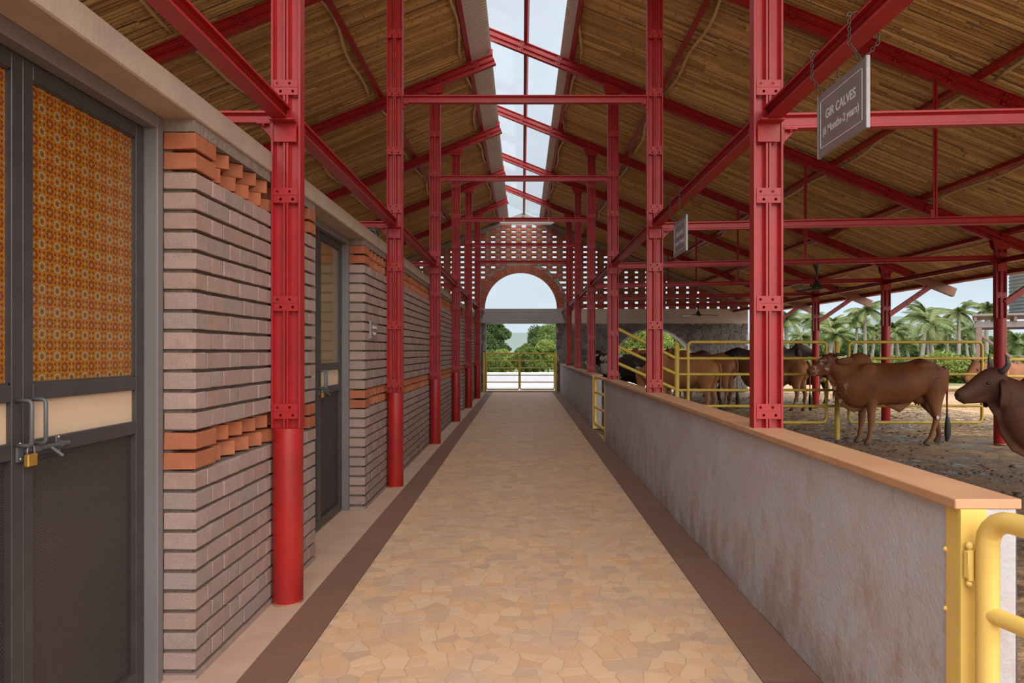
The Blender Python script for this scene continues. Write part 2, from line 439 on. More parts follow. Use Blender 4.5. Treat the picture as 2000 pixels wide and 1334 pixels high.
floor = thing('floor', (0, 0, 0), kind='structure')
FX0, FX1 = -1.005, 1.030
fy0, fy1 = 2.2, 9.2
MB().box(FX0, FX1, fy0, fy1, -.02, -.0012).build('grout_bed', M['grout'], floor)
MB().box(FX0, FX1, fy1, YW+.6, -.02, 0).box(FX0, FX1, -3, fy0, -.02, 0).build('paving_bed', M['paving_far'], floor)
MB().box(-1.66, -1.2255, -3, YW+.3, -.02, 0).build('screed_strip', M['screed'], floor)

def clip(poly, p, n):
    out = []
    for i in range(len(poly)):
        a = poly[i]; b = poly[(i+1) % len(poly)]
        da = (a[0]-p[0])*n[0]+(a[1]-p[1])*n[1]; db = (b[0]-p[0])*n[0]+(b[1]-p[1])*n[1]
        if da <= 0: out.append(a)
        if (da < 0 < db) or (db < 0 < da):
            t = da/(da-db); out.append((a[0]+(b[0]-a[0])*t, a[1]+(b[1]-a[1])*t))
    return out
def voronoi(x0, x1, y0, y1, cx, cy, jit, rnd, gap):
    """irregular cells on a jittered grid, each shrunk by the joint"""
    nx = max(1, round((x1-x0)/cx)); ny = max(1, round((y1-y0)/cy)); cx = (x1-x0)/nx; cy = (y1-y0)/ny
    pts = {}
    for i in range(-2, nx+2):
        for j in range(-2, ny+2):
            pts[i,j] = (x0+(i+.5+rnd.uniform(-jit,jit))*cx, y0+(j+.5+rnd.uniform(-jit,jit))*cy)
    cells = []
    for i in range(nx):
        for j in range(ny):
            p = pts[i,j]; poly = [(x0,y0),(x1,y0),(x1,y1),(x0,y1)]
            for a in range(-2,3):
                for b in range(-2,3):
                    if (a or b) and (i+a,j+b) in pts:
                        q = pts[i+a,j+b]; d = (q[0]-p[0], q[1]-p[1]); L = math.hypot(*d)
                        if L < 1e-6: continue
                        m = ((p[0]+q[0])/2-d[0]/L*gap/2, (p[1]+q[1])/2-d[1]/L*gap/2)
                        poly = clip(poly, m, d)
                        if len(poly) < 3: break
                if len(poly) < 3: break
            if len(poly) >= 3: cells.append((p, poly))
    return cells
cells = voronoi(FX0+.002, FX1-.002, fy0, fy1, .096, .088, .49, random.Random(3), .006)
cells.sort(key=lambda c: c[0][1])
rest = MB(); cnt = 0
for p, poly in cells:
    n = len(poly); zt = R.uniform(-.0004, .0006)
    vs_ = [(a, b, zt) for a, b in poly]+[(a, b, -.004) for a, b in poly]
    fs_ = [tuple(range(n))]+[(k, k+n, (k+1)%n+n, (k+1)%n) for k in range(n)]
    vis = p[1] > 2.72 and abs(p[0]) < p[1]
    if vis and cnt < 300:
        MB().add(vs_, fs_).build('paving_stone', M['paving'], floor); cnt += 1
    else: rest.add(vs_, fs_)
rest.build('paving_stones', M['paving'], floor, kind='stuff')
for xa, xb in ((-1.2235, -1.007), (1.032, 1.286)):
    y = -1.0
    while y < YW+.4:
        L = R.uniform(1.35, 2.2); y2 = min(y+L, YW+.4)
        MB().box(xa+.001, xb-.001, y, y2-.004, -.02, .0005+R.uniform(0,.0015)).build('edge_slab', M['strip'], floor)
        y = y2
MB().box(-1.2255, -1.006, -3, YW+.4, -.03, -.004).box(1.03, 1.30, -3, YW+.4, -.03, -.004).build('joint_bed', M['mortar'], floor)

pen = thing('floor_pen', (4, 12, 0), kind='structure')
gx, gy = 120, 160; mb = MB(); X0, X1, Y0, Y1 = 1.44, 10.5, 1.0, 23.6
for j in range(gy+1):
    for i in range(gx+1):
        x = X0+(X1-X0)*i/gx; y = Y0+(Y1-Y0)*j/gy
        z = .010*noise.noise((x*2.2, y*2.2, 3)) + .012*noise.noise((x*.9, y*.9, 9)) - .012
        mb.v.append((x, y, z if 1 <= i < gx else -.02))
for j in range(gy):
    for i in range(gx):
        a = j*(gx+1)+i; mb.f.append((a, a+1, a+gx+2, a+gx+1))
mb.build('mud_surface', M['mud'], pen, smooth=True)
# clods of mud and dung, straw: nobody could count them
mb = MB(); rr = random.Random(11)
for k in range(5200):
    x = rr.uniform(1.6, 10); y = rr.uniform(5.5, 21)
    if noise.noise((x*.7, y*.7, 5)) < -.05 and rr.random() < .8: continue
    s = rr.uniform(.005, .020)*(2.2 if rr.random() < .06 else 1); n = 6; a0 = rr.random()*6
    zz = -.014+.010*noise.noise((x*2.2, y*2.2, 3)) + .012*noise.noise((x*.9, y*.9, 9))
    rings = []
    for h, q in ((0, 1.15), (.55, .95), (.9, .4)):
        rings.append([(x+math.cos(a0+2*PI*t/n)*s*q*rr.uniform(.75,1.25)*1.4, y+math.sin(a0+2*PI*t/n)*s*q*rr.uniform(.75,1.25), zz+h*s) for t in range(n)])
    mb.loft(rings)
tag(mb.build('mud_clods', M['clod'], smooth=True), 'dark wet clods of mud and dung strewn over the pen floor', 'mud', kind='stuff')
mb = MB()
for k in range(4200):
    x = rr.uniform(4.5, 14); y = rr.uniform(11.2, 19)
    L = rr.uniform(.05, .16); a = rr.random()*PI; z = rr.uniform(.003, .02); wd = .004
    dx, dy = math.cos(a)*L, math.sin(a)*L; nx, ny = -math.sin(a)*wd, math.cos(a)*wd
    mb.add([(x-dx-nx,y-dy-ny,z),(x+dx-nx,y+dy-ny,z+rr.uniform(0,.01)),(x+dx+nx,y+dy+ny,z+.004),(x-dx+nx,y-dy+ny,z+.004)], [(0,1,2,3)])
tag(mb.build('straw_litter', M['straw']), 'pale dry straw scattered on the earth beyond the pipe fence', 'straw', kind='stuff')

# ------------------------------------------------------------------ left brick wall with doors
WX = -1.41; CH = .0865; BH = .071; Z0 = .034
DOORS = [(1.44, 2.955), (4.68, 6.14), (14.80, 16.28)]
def brick_mesh(L, D, H, m, seed, name='brick', b=.0028):
    """brick with its front at x=0 going back to -D, length along y, chamfered and slightly uneven"""
    rn = random.Random(seed); mb = MB(); mb.bbox(-D, 0, -L/2, L/2, 0, H, b)
    mb.v = [(x+rn.uniform(-.0010,.0014), y+rn.uniform(-.002,.002), z+rn.uniform(-.0018,.0018)) for x, y, z in mb.v]
    return mb.mesh(name, m)
BM = {}
def bmesh_for(L, D, kind, sd):
    key = (round(L,3), round(D,3), kind, sd % 4)
    if key not in BM: BM[key] = brick_mesh(L-.0095, D, BH, M['brick'] if kind == 'g' else M['brick_red'], hash(key[:2]+(sd%4,)) % 9999)
    return BM[key]
def wall_segment(y0, y1, label_dummy=None, limit=300):
    t = thing('wall_left', (WX, (y0+y1)/2, 0), kind='structure')
    core = MB(); zr1 = Z0+10*CH; zr2 = zr1+2*CH; zr3 = zr2+13*CH; zr4 = zr3+2*CH
    for a, b, d in ((0, zr1, .022), (zr1, zr2, .11), (zr2, zr3, .022), (zr3, zr4, .11), (zr4, 2.42, .006)):
        core.box(WX-.30, WX-d, y0+.020, y1-.020, a, b)
    for c in range(27):      # upright joints filled almost flush, bed joints left raked
        if c not in (10, 11, 25, 26): z = Z0+c*CH+.008; core.box(WX-.03, WX-.0038, y0+.02, y1-.02, z+.003, z+BH-.003)
    core.build('mortar_core', M['mortar'], t)
    MB().box(WX-.30, WX-.004, y0+.004, y1-.004, zr4-.004, 2.42).build('bedding_course', M['concrete_rough'], t)
    MB().box(WX-.20, WX+.004, y0+.002, y1, 0, Z0-.012).build('plinth_course', M['brick'], t)
    todo = []       # (y, z, rot, mesh length, depth, kind)
    for c in range(27):
        z = Z0+c*CH+.008; red = c in (10, 11, 25, 26)
        if red:
            off = .10 if c in (10, 25) else .02
            todo.append((y0+.105, z, 0, .21, .14, 'r')); todo.append((y1-.075, z, 0, .15, .14, 'r'))
            y = y0+.24+off
            while y < y1-.20:
                todo.append((y, z, 1, .205, .105, 'r')); y += .166
        else:
            first = .112 if c % 2 else .162
            y = y0; todo.append((y+first/2, z, 0, first, .14, 'g')); y += first
            st = bool(c % 2)
            while y < y1-.03:
                L = .236 if st else .118
                if y+L > y1-.10 or y1-(y+L) < .09: L = y1-y
                last = y+L >= y1-.001
                todo.append((y+L/2, z, 0, L, .14 if last else .10, 'g')); y += L; st = not st
    todo.sort(key=lambda q: q[0])
    rest = MB(); k = 0
    for i, (y, z, rot, L, D, kd) in enumerate(todo):
        me = bmesh_for(L, D, kd, i*7+int(z*100))
        dx = R.uniform(-.0012, .003)
        if rot: loc = (WX-.002+R.uniform(-.004,.002), y, z); rz = math.radians(45)
        else: loc = (WX+dx, y, z); rz = R.uniform(-.0015, .0015)
        if rot:     # corner of the rotated brick just reaches the wall plane
            ox = -(.205/2)*math.sin(rz); loc = (loc[0]-.072, loc[1], z)
        if k < limit:
            o = link('brick', me, t, loc); o.rotation_euler.z = rz; k += 1
        else:
            Mx = Matrix.Translation(Vector(loc)) @ Matrix.Rotation(rz, 4, 'Z')
            rest.add([Mx @ v.co for v in me.vertices], [tuple(p.vertices) for p in me.polygons])
    if rest.v:
        o = rest.build('bricks', M['brick'], t, kind='stuff')
        o.data.materials.append(M['brick_red'])
        zs = [(Z0+c*CH, Z0+(c+1)*CH) for c in (10, 11, 25, 26)]
        for p in o.data.polygons:
            zz = p.center.z
            if any(a < zz < b for a, b in zs): p.material_index = 1
    return t
wall_segment(2.955, 4.68); wall_segment(6.14, 14.80); wall_segment(16.28, YW); wall_segment(.2, 1.44, limit=0)
t = thing('trim_1', (-1.5, 12, 2.42), kind='structure')
MB().bbox(-1.72, -1.402, -.5, YW, 2.42, 2.532, .006).build('concrete_lintel', M['concrete'], t)
o = MB().box(-6.6, -6.4, -.5, YW+.2, 0, 2.3).build('wall_back_unseen', M['plaster']); tag(o, kind='structure')  # unseen wall, added for the light; kept low to let daylight in
o = MB().box(-6.4, -1.72, .0, .2, 0, 2.5).build('wall_room_end', M['plaster']); tag(o, kind='structure')

def door(idx, y0, y1, pane, detail):
    t = thing('door_%d' % idx, (-1.6, (y0+y1)/2, 0), kind='structure')
    F = MB()
    F.bbox(-1.68, -1.545, y1-.049, y1-.001, 0, 2.42, .004); F.bbox(-1.68, -1.545, y0+.001, y0+.049, 0, 2.42, .004); F.bbox(-1.68, -1.545, y0+.049, y1-.049, 2.365, 2.42, .004)
    F.build('door_frame', M['frame_grey'], t)
    a, b = y0+.052, y1-.052; mid = (a+b)/2
    for ya, yb, side in ((mid+.0015, b, 1), (a, mid-.0015, -1)):
        leaf = MB(); xf, xb = -1.600, -1.640
        inner = ya if side == 1 else yb; outer = yb if side == 1 else ya
        s_in, s_out = .046, .060
        y_lo = ya+(s_in if side == 1 else s_out); y_hi = yb-(s_out if side == 1 else s_in)
        leaf.bbox(xb, xf, ya, y_lo, .015, 2.36, .002); leaf.bbox(xb, xf, y_hi, yb, .015, 2.36, .002)
        for z0_, z1_ in ((2.305, 2.36), (1.258, 1.312), (1.075, 1.128), (.015, .085)): leaf.bbox(xb, xf, y_lo, y_hi, z0_, z1_, .002)
        L = leaf.build('door_leaf', M['leaf_dark'], t)
        MB().box(-1.628, -1.616, y_lo-.004, y_hi+.004, 1.308, 2.309).build('pane', pane, L)
        be = MB()
        for q in ((y_lo, y_lo+.006, 1.312, 2.305), (y_hi-.006, y_hi, 1.312, 2.305), (y_lo, y_hi, 1.312, 1.318), (y_lo, y_hi, 2.299, 2.305)): be.box(-1.618, -1.606, *q)
        be.build('glazing_bead', M['leaf_dark'], L)
        MB().box(-1.630, -1.618, y_lo-.004, y_hi+.004, 1.124, 1.262).build('cream_panel', M['cream'], L)
        MB().box(-1.6236, -1.622, y_lo-.004, y_hi+.004, .08, 1.079).build('perforated_panel', M['perf'], L)
        hy = mid+side*.020+(.012 if side == 1 else -.012)
        pts = [(-1.60, hy, 1.262), (-1.560, hy, 1.262), (-1.553, hy, 1.259), (-1.548, hy, 1.252), (-1.548, hy, 1.130), (-1.553, hy, 1.123), (-1.560, hy, 1.120), (-1.60, hy, 1.120)]
        h = MB().tube(pts, .0065, 10, up=(0,1,0)).build('handle', M['handle'], L, smooth=True)
        if side == 1 and detail:
            bo = MB(); zb = 1.100
            bo.cyl((-1.585, mid-.005, zb), (-1.585, mid+.20, zb), .0075, 12); bo.cyl((-1.585, mid+.105, zb), (-1.555, mid+.125, zb-.035), .006, 10)
            bo.bbox(-1.600, -1.594, mid+.025, mid+.05, zb-.03, zb+.03, .001); bo.bbox(-1.600, -1.594, mid+.15, mid+.172, zb-.03, zb+.03, .001)
            bo.cyl((-1.585, mid+.02, zb), (-1.585, mid+.05, zb), .012, 12); bo.cyl((-1.585, mid+.15, zb), (-1.585, mid+.165, zb), .012, 12)
            autosmooth(bo.build('slide_bolt', M['handle'], L))
            for yy in (mid-.02, mid+.037, mid+.161):
                for dz in (-.024, .024): autosmooth(MB().ball((-1.594, yy, zb+dz), .0045, 8, 5).build('screw', M['screw'], L))
        if side == -1 and detail:
            MB().bbox(-1.600, -1.592, mid-.035, mid-.004, 1.066, 1.125, .002).build('hasp_plate', M['handle'], L)
    return t, mid
def padlock(mid, label):
    p = thing('padlock', (-1.574, mid, 1.052), label, 'padlock')
    MB().bbox(-1.582, -1.566, mid-.022, mid+.022, 1.050, 1.090, .003).build('lock_body', M['brass'], p)
    pts = [(-1.574, mid-.016, 1.086)]+[(-1.574, mid-.016*math.cos(PI*k/8), 1.100+.020*math.sin(PI*k/8)) for k in range(9)]+[(-1.574, mid+.016, 1.086)]
    MB().tube(pts, .0035, 8, up=(1,0,0)).build('shackle', M['steel'], p, smooth=True)
_, m1 = door(1, *DOORS[0], M['film'], True); _, m2 = door(2, *DOORS[1], M['pane'], True); door(3, *DOORS[2], M['pane'], False)
padlock(m1, 'brass padlock on the bolt of the door with patterned orange film')
padlock(m2, 'small brass padlock on the bolt of the door with plain brown glass')

# ------------------------------------------------------------------ right parapet with two gate openings
PX0, PX1 = 1.289, 1.452
WALLS = [(2.013, 10.74), (12.50, YW), (-2.0, .25)]
par = thing('wall_parapet', (1.37, 8, 0), kind='structure')
for a, b in WALLS:
    mb = MB(); ny = max(2, int((b-a)/.12)); nz = 9
    for side, x in ((0, PX0), (1, PX1)):
        base = len(mb.v)
        for j in range(ny+1):
            for k in range(nz+1):
                y = a+(b-a)*j/ny; z = .955*k/nz; e = .004*noise.noise((y*3, z*3, side*7+1)) + (.012*max(0, 1-z/.08) if side == 0 else 0)*noise.noise((y*5, 0, 2))
                mb.v.append((x-e if side == 0 else x+e, y, z))
        for j in range(ny):
            for k in range(nz):
                q = base+j*(nz+1)+k; f = (q, q+1, q+nz+2, q+nz+1); mb.f.append(f if side == 0 else f[::-1])
    mb.box(PX0+.004, PX1-.004, a, b, 0, .955)
    mb.build('plastered_wall', M['plaster'], par, smooth=False)
    y = a
    while y < b-.01:
        y2 = min(y+R.uniform(1.9, 2.6), b)
        if b-y2 < .5: y2 = b
        MB().bbox(1.268, 1.464, y-(.004 if y == a else 0), y2-.002, .955, .985, .003).build('cap_slab', M['cap_stone'], par); y = y2
def end_angle(y, s, label):
    t = thing('end_angle', (1.32, y, 0), label, 'steel angle')
    MB().bbox(PX0-.006, PX0, min(y, y+s*.065), max(y, y+s*.065), 0, .955, .001).bbox(PX0-.006, PX0+.072, y-.006 if s > 0 else y, y if s > 0 else y+.006, 0, .955, .001).build('angle_bar', M['yellow'], t)
    for z in (.82, .64, .35, .12): autosmooth(MB().ball((PX0-.006, y+s*.065, z), (.008,.006,.008), 8, 6).build('weld_bead', M['yellow'], t))
end_angle(2.013, 1, 'yellow steel angle capping the parapet end beside the swung gate')
end_angle(12.50, 1, 'yellow steel angle on the parapet end where the small gate hinges')
end_angle(10.74, -1, 'yellow steel angle on the parapet end where the small gate closes')

def swing_gate(y, ang, label, r, width=1.62):
    g = thing('pipe_gate', (1.328, y-.055, 0), label, 'gate', 'pipe gates in the parapet'); g.rotation_euler.z = math.radians(ang)
    W, zt, zb, cr = width, .945, .10, .075
    pts = []
    for cx, cz, a0 in ((cr, zt-cr, 180), (W-cr, zt-cr, 90), (W-cr, zb+cr, 0), (cr, zb+cr, -90)):
        for k in range(6): a = math.radians(a0-18*k); pts.append((0, -(cx+cr*math.cos(a)), cz+cr*math.sin(a)))
    pts.append(pts[0]); pts.append(pts[1])
    MB().tube(pts, r, 14, up=(1,0,0), cap=False).build('gate_frame', M['yellow'], g, smooth=True, local=True)
    for z in (.672, .40): autosmooth(MB().cyl((0, -.005, z), (0, -W+.005, z), r*.82, 14).build('rail', M['yellow'], g, local=True))
    for z in (.80, .22):
        h = MB().cyl((-.022, .035, z-.045), (-.022, .035, z+.045), .010, 10); h.bbox(-.034, 0, .03, .048, z-.04, z+.04, .002)
        h.ball((-.024, .037, z+.055), .012, 8, 6); h.ball((-.024, .037, z-.055), .010, 8, 6)
        autosmooth(h.build('hinge', M['yellow'], g, local=True))
    return g
swing_gate(2.013, 13, 'stout yellow pipe gate hinged on the angled parapet end by the wall end', .030)
swing_gate(12.50, 3, 'small yellow pipe gate filling the gap in the parapet by the red column', .028, 1.66)

# ------------------------------------------------------------------ far gable wall
GS = YW
far = thing('wall_far', (3, GS, 0), kind='structure')
AX, AR, AZ = -.048, 1.244, 2.863         # brick arch over the gate
GX0, GX1 = -1.27, 1.18                   # gate opening
SX, SR, SZ = 4.50, 1.40, .74             # stone arch in the pen
# stone base: mortar backing with the openings left out
def stone_back():
    mb = MB(); y0, y1 = GS+.010, GS+.40
    mb.box(-5.2, GX0+.02, y0, y1, 0, 2.36); mb.box(GX1-.02, SX-SR-.02, y0, y1, 0, 2.36); mb.box(SX+SR+.02, 7.75, y0, y1, 0, 2.36)
    n = 28; prev = None
    for k in range(n+1):
        a = PI*k/n; x = SX-(SR+.02)*math.cos(a); z = SZ+(SR+.02)*math.sin(a)
        if prev:
            xa, za = prev
            mb.add([(xa,y0,za),(x,y0,z),(x,y0,2.36),(xa,y0,2.36),(xa,y1,za),(x,y1,z),(x,y1,2.36),(xa,y1,2.36)], [(0,1,2,3),(7,6,5,4),(0,4,5,1)])
        prev = (x, z)
    return mb
stone_back().build('stone_mortar', M['stone_joint'], far)
rs = random.Random(21); nst = 0; srest = MB()
for xa, xb in ((-2.6, GX0), (GX1, 7.75)):
    for p, poly in voronoi(xa, xb, 0, 2.355, .225, .175, .47, rs, .020):
        cx = sum(q[0] for q in poly)/len(poly); cz = sum(q[1] for q in poly)/len(poly)
        def out(q):
            if q[1] < SZ: 
                if abs(q[0]-SX) < SR+.03: return (SX+math.copysign(SR+.03, q[0]-SX), q[1])
                return q
            d = math.hypot(q[0]-SX, q[1]-SZ)
            if d < SR+.03: k = (SR+.03)/max(d,.01); return (SX+(q[0]-SX)*k, SZ+(q[1]-SZ)*k)
            return q
        if xa > 0:
            if (cz >= SZ and math.hypot(cx-SX, cz-SZ) < SR) or (cz < SZ and abs(cx-SX) < SR): continue
            poly = [out(q) for q in poly]
        n = len(poly); f = rs.uniform(.004, .020)
        vs_ = [(a, GS+.05, b) for a, b in poly]+[(a, GS+.004, b) for a, b in poly]+[(cx+(a-cx)*.90, GS-f+rs.uniform(-.006,.006), cz+(b-cz)*.90) for a, b in poly]
        fs_ = [(k, (k+1)%n, (k+1)%n+n, k+n) for k in range(n)]+[(k+n, (k+1)%n+n, (k+1)%n+2*n, k+2*n) for k in range(n)]+[tuple(range(2*n, 3*n))]
        if xa > 0 and nst < 300: MB().add(vs_, fs_).build('stone', M['stone'], far); nst += 1
        else: srest.add(vs_, fs_)
srest.build('stones', M['stone'], far, kind='stuff')
# dressed jambs of the stone arch and gate opening
mb = MB(); n = 28
for k in range(n):
    a, b = PI*k/n, PI*(k+1)/n
    q = []
    for an in (a, b):
        for rr_ in (SR, SR+.06):
            for y in (GS-.012, GS+.40): q.append((SX-rr_*math.cos(an), y, SZ+rr_*math.sin(an)))
    mb.add(q, [(0,4,6,2),(0,1,5,4),(2,6,7,3),(1,3,7,5)])
mb.box(SX-SR-.06, SX-SR, GS-.012, GS+.4, 0, SZ).box(SX+SR, SX+SR+.06, GS-.012, GS+.4, 0, SZ)
mb.build('arch_lining', M['band_cream'], far)
MB().box(-5.2, -1.46, GS, GS+.4, 2.36, AZ).box(1.52, 7.75, GS, GS+.4, 2.36, AZ).build('plaster_band', M['band_cream'], far)
MB().bbox(-1.47, 1.53, GS-.06, GS+.4, 2.36, AZ, .01).build('concrete_beam', M['concrete_dark'], far)
# perforated brick gable
def rake(x): return zc(x)+.10
jal = []      # (x, z, length, kind)
PT = .353; RP = .1747; CHJ = RP/2; zk = 5.696
row = 0
while zk > AZ:
    i = -16
    while True:
        xo = -.297+PT*i; i += 1
        if xo > 7.8: break
        if xo < -5.2: continue
        d = math.hypot(xo-AX, zk-AZ)
        if zk < rake(xo)-.08 and d > AR+.30:
            openc = zk < rake(xo)-.24 and d > AR+.36
            jal.append((xo+PT/2, zk, PT-.145, 'r'))
            if not openc: jal.append((xo, zk, .141, 'g' if (i+row) % 3 else 'r'))
        zi = zk-CHJ; xg = xo+PT/2; d2 = math.hypot(xg-AX, zi-AZ)
        if zi > AZ and zi < rake(xg)-.06 and d2 > AR+.27:
            jal.append((xg, zi, .118, 'g'))
        d3 = math.hypot(xo-AX, zi-AZ)
        if zi > AZ and zi < rake(xo)-.06 and d3 > AR+.30: jal.append((xo, zi, PT-.122, 'r'))
    zk -= RP; row += 1
jal.sort(key=lambda q: abs(q[0])+.6*abs(q[1]-4.6))
restr, restg = MB(), MB(); JM = {}; k = 0
for x, z, L, kd in jal:
    dep = .215; back = .015 if kd == 'g' else 0
    if kd == 'r' and k < 300 and x > -1.6:
        if round(L,3) not in JM:
            b_ = MB(); b_.bbox(-L/2+.0005, L/2-.0005, 0, dep, -CHJ/2+.0004, CHJ/2-.0004, .005); JM[round(L,3)] = b_.mesh('brick', M['jali_red'])
        link('brick', JM[round(L,3)], far, (x, GS+R.uniform(-.004,.004), z)); k += 1
    else:
        (restg if kd == 'g' else restr).box(x-L/2-.0015, x+L/2+.0015, GS+back+R.uniform(-.003,.003), GS+dep, z-CHJ/2+.0004, z+CHJ/2-.0004)
restr.build('bricks', M['jali_red'], far, kind='stuff'); restg.build('infill_blocks', M['jali_grey'], far, kind='stuff')
# thin mortar joints behind, only bed joints between courses
nv = 47
for k in range(nv):
    a0 = PI*k/nv+.004; a1 = PI*(k+1)/nv-.004; r0, r1 = AR, AR+.25; q = []
    for an in (a0, a1):
        for rr_ in (r0, r1):
            for y in (GS-.012, GS+.215): q.append((AX-rr_*math.cos(an), y, AZ+rr_*math.sin(an)))
    MB().add(q, [(0,4,6,2),(0,1,5,4),(2,6,7,3),(1,3,7,5),(0,2,3,1),(4,5,7,6)]).build('voussoir_brick', M['jali_red'], far)
mb = MB()
for k in range(40):
    a0, a1 = PI*k/40, PI*(k+1)/40; q = []
    for an in (a0, a1):
        for rr_ in (AR+.002, AR+.37):
            for y in (GS+.02, GS+.19): q.append((AX-rr_*math.cos(an), y, AZ+rr_*math.sin(an)))
    mb.add(q, [(0,4,6,2),(0,1,5,4),(2,6,7,3),(1,3,7,5)])
mb.build('arch_mortar', M['mortar_grey'], far)
mb = MB()
for xa, xb in ((-5.2, .02), (.02, 7.75)):
    za, zb_ = rake(xa), rake(xb)
    mb.add([(xa,GS-.015,za-.11),(xb,GS-.015,zb_-.11),(xb,GS-.015,zb_+.03),(xa,GS-.015,za+.03),(xa,GS+.30,za-.11),(xb,GS+.30,zb_-.11),(xb,GS+.30,zb_+.03),(xa,GS+.30,za+.03)],
           [(0,1,2,3),(0,4,5,1),(3,2,6,7),(7,6,5,4)])
mb.build('raked_coping', M['mortar_grey'], far)
mb = MB()
for xa, xb in ((-5.2, .02), (.02, 7.75)):
    za, zb_ = rake(xa), rake(xb)
    mb.add([(xa,GS+.03,za-.20),(xb,GS+.03,zb_-.20),(xb,GS+.03,zb_),(xa,GS+.03,za),(xa,GS+.19,za-.20),(xb,GS+.19,zb_-.20),(xb,GS+.19,zb_),(xa,GS+.19,za)], [(0,1,2,3),(0,4,5,1),(3,2,6,7),(7,6,5,4)])
mb.build('rake_mortar', M['mortar_grey'], far)

# ------------------------------------------------------------------ yellow double gate in the far opening
def rrect(x0, x1, z0, z1, cr, y):
    pts = []
    for cx, cz, a0 in ((x0+cr, z1-cr, 180), (x1-cr, z1-cr, 90), (x1-cr, z0+cr, 0), (x0+cr, z0+cr, -90)):
        for k in range(5): a = math.radians(a0-22.5*k); pts.append((cx+cr*math.cos(a), y, cz+cr*math.sin(a)))
    pts.append(pts[0]); pts.append(pts[1]); return pts
def wx(px, y): return (px-1020)*y/1340
def wz(py, y): return CAMH-(py-685)*y/1340
for a, b, lab in ((950, 1013.6, 'yellow pipe gate leaf beside the left brick wall, under the brick arch'), (1016, 1082.5, 'yellow pipe gate leaf beside the grey parapet, under the brick arch')):
    y = GS-.065; x0, x1 = wx(a, y), wx(b, y)
    g = thing('pipe_gate', ((x0+x1)/2, y, 0), lab, 'gate', 'double gate under the arch')
    MB().tube(rrect(x0, x1, .10, 1.33, .06, y), .022, 10, up=(0,1,0), cap=False).build('gate_frame', M['pipe_yellow'], g, smooth=True)
    for z in (1.075, .83, .585, .345): autosmooth(MB().cyl((x0, y, z), (x1, y, z), .018, 10).build('rail', M['pipe_yellow'], g))
    xh = x0 if a < 1000 else x1; s = -1 if a < 1000 else 1
    for z in (1.15, .28): MB().box(min(xh, xh+s*.06), max(xh, xh+s*.06), y-.012, y+.012, z-.02, z+.02).build('hinge', M['pipe_yellow'], g)
for px, lab in ((945.2, 'yellow gate post against the stone jamb at the brick wall side'), (1086, 'yellow gate post against the stone jamb at the parapet side')):
    x = wx(px, GS-.065); o = MB().bbox(x-.035, x+.035, GS-.100, GS-.026, 0, 1.36, .006).build('gate_post', M['pipe_yellow'], origin=(x, GS-.065, 0)); tag(o, lab, 'post')
o = MB().bbox(GX0+.02, GX1-.02, GS-.015, GS+.45, 0, .035, .005).build('trim_2', M['cap_stone']); tag(o, kind='structure')

# ------------------------------------------------------------------ red steel frame
def isec(d=.08, wd=.075, tf=.0115, tw=.006, off=0.0, front=0.0):
    """I profile in (u across, v depth), flanges at the ends of u"""
    h, w_ = d/2, wd/2; f = .010
    return [(off+u, v) for u, v in [(-h,-w_),(-h+tf,-w_),(-h+tf,-tw-f),(-h+tf+f,-tw/2),(h-tf-f,-tw/2),(h-tf,-tw-f),(h-tf,-w_),(h,-w_),(h,w_),(h-tf,w_),(h-tf,tw+f),(h-tf-f,tw/2),(-h+tf+f,tw/2),(-h+tf,tw+f),(-h+tf,w_),(-h,w_)]]
def extrude(mb, prof, p0, p1, u, v):
    p0, p1, u, v = Vector(p0), Vector(p1), Vector(u), Vector(v)
    mb.loft([[p+u*a+v*b for a, b in prof] for p in (p0, p1)]); return mb
def ibeam(p0, p1, u, v, d=.08, wd=.075): return extrude(MB(), isec(d, wd), p0, p1, u, v)

def batten_mesh():
    """two-strip plate with four round holes, in the (u, w) plane, facing -v"""
    mb = MB(); W, H, T = .136, .084, .006
    for z0, z1, off in ((-H/2, -.002, .006), (.002, H/2, -.012)):
        for c in (0, 1):
            x0, x1 = -W/2+W/2*c, -W/2+W/2*(c+1); cx = (x0+x1)/2+off*(1 if c else 1.0); cz = (z0+z1)/2; r = .0085
            ring = [(cx+r*math.cos(PI/4*k), cz+r*math.sin(PI/4*k)) for k in range(8)]
            rect = [(x1,cz),(x1,z1),(cx,z1),(x0,z1),(x0,cz),(x0,z0),(cx,z0),(x1,z0)]
            for yy in (-T,):
                vs_ = [(a, yy, b) for a, b in ring]+[(a, yy, b) for a, b in rect]
                mb.add(vs_, [(k, (k+1)%8, (k+1)%8+8, k+8) for k in range(8)])
            mb.add([(a, -T, b) for a, b in ring]+[(a, 0, b) for a, b in ring], [(k, k+8, (k+1)%8+8, (k+1)%8) for k in range(8)])
        q = [(-W/2,z0),(W/2,z0),(W/2,z1),(-W/2,z1)]
        mb.add([(a,-T,b) for a, b in q]+[(a,0,b) for a, b in q], [(k, k+4, (k+1)%4+4, (k+1)%4) for k in range(4)])
    mb.add([(-W/2,-.003,-.002),(W/2,-.003,-.002),(W/2,-.003,.002),(-W/2,-.003,.002)], [(0,1,2,3)])
    return mb.mesh('batten_plate', M['red'])
BAT = batten_mesh()
def pair(mb, p0, p1, u, v):
    for off in (-.0425, .0425): extrude(mb, isec(.079, .075, off=off), p0, p1, u, v)
    return mb
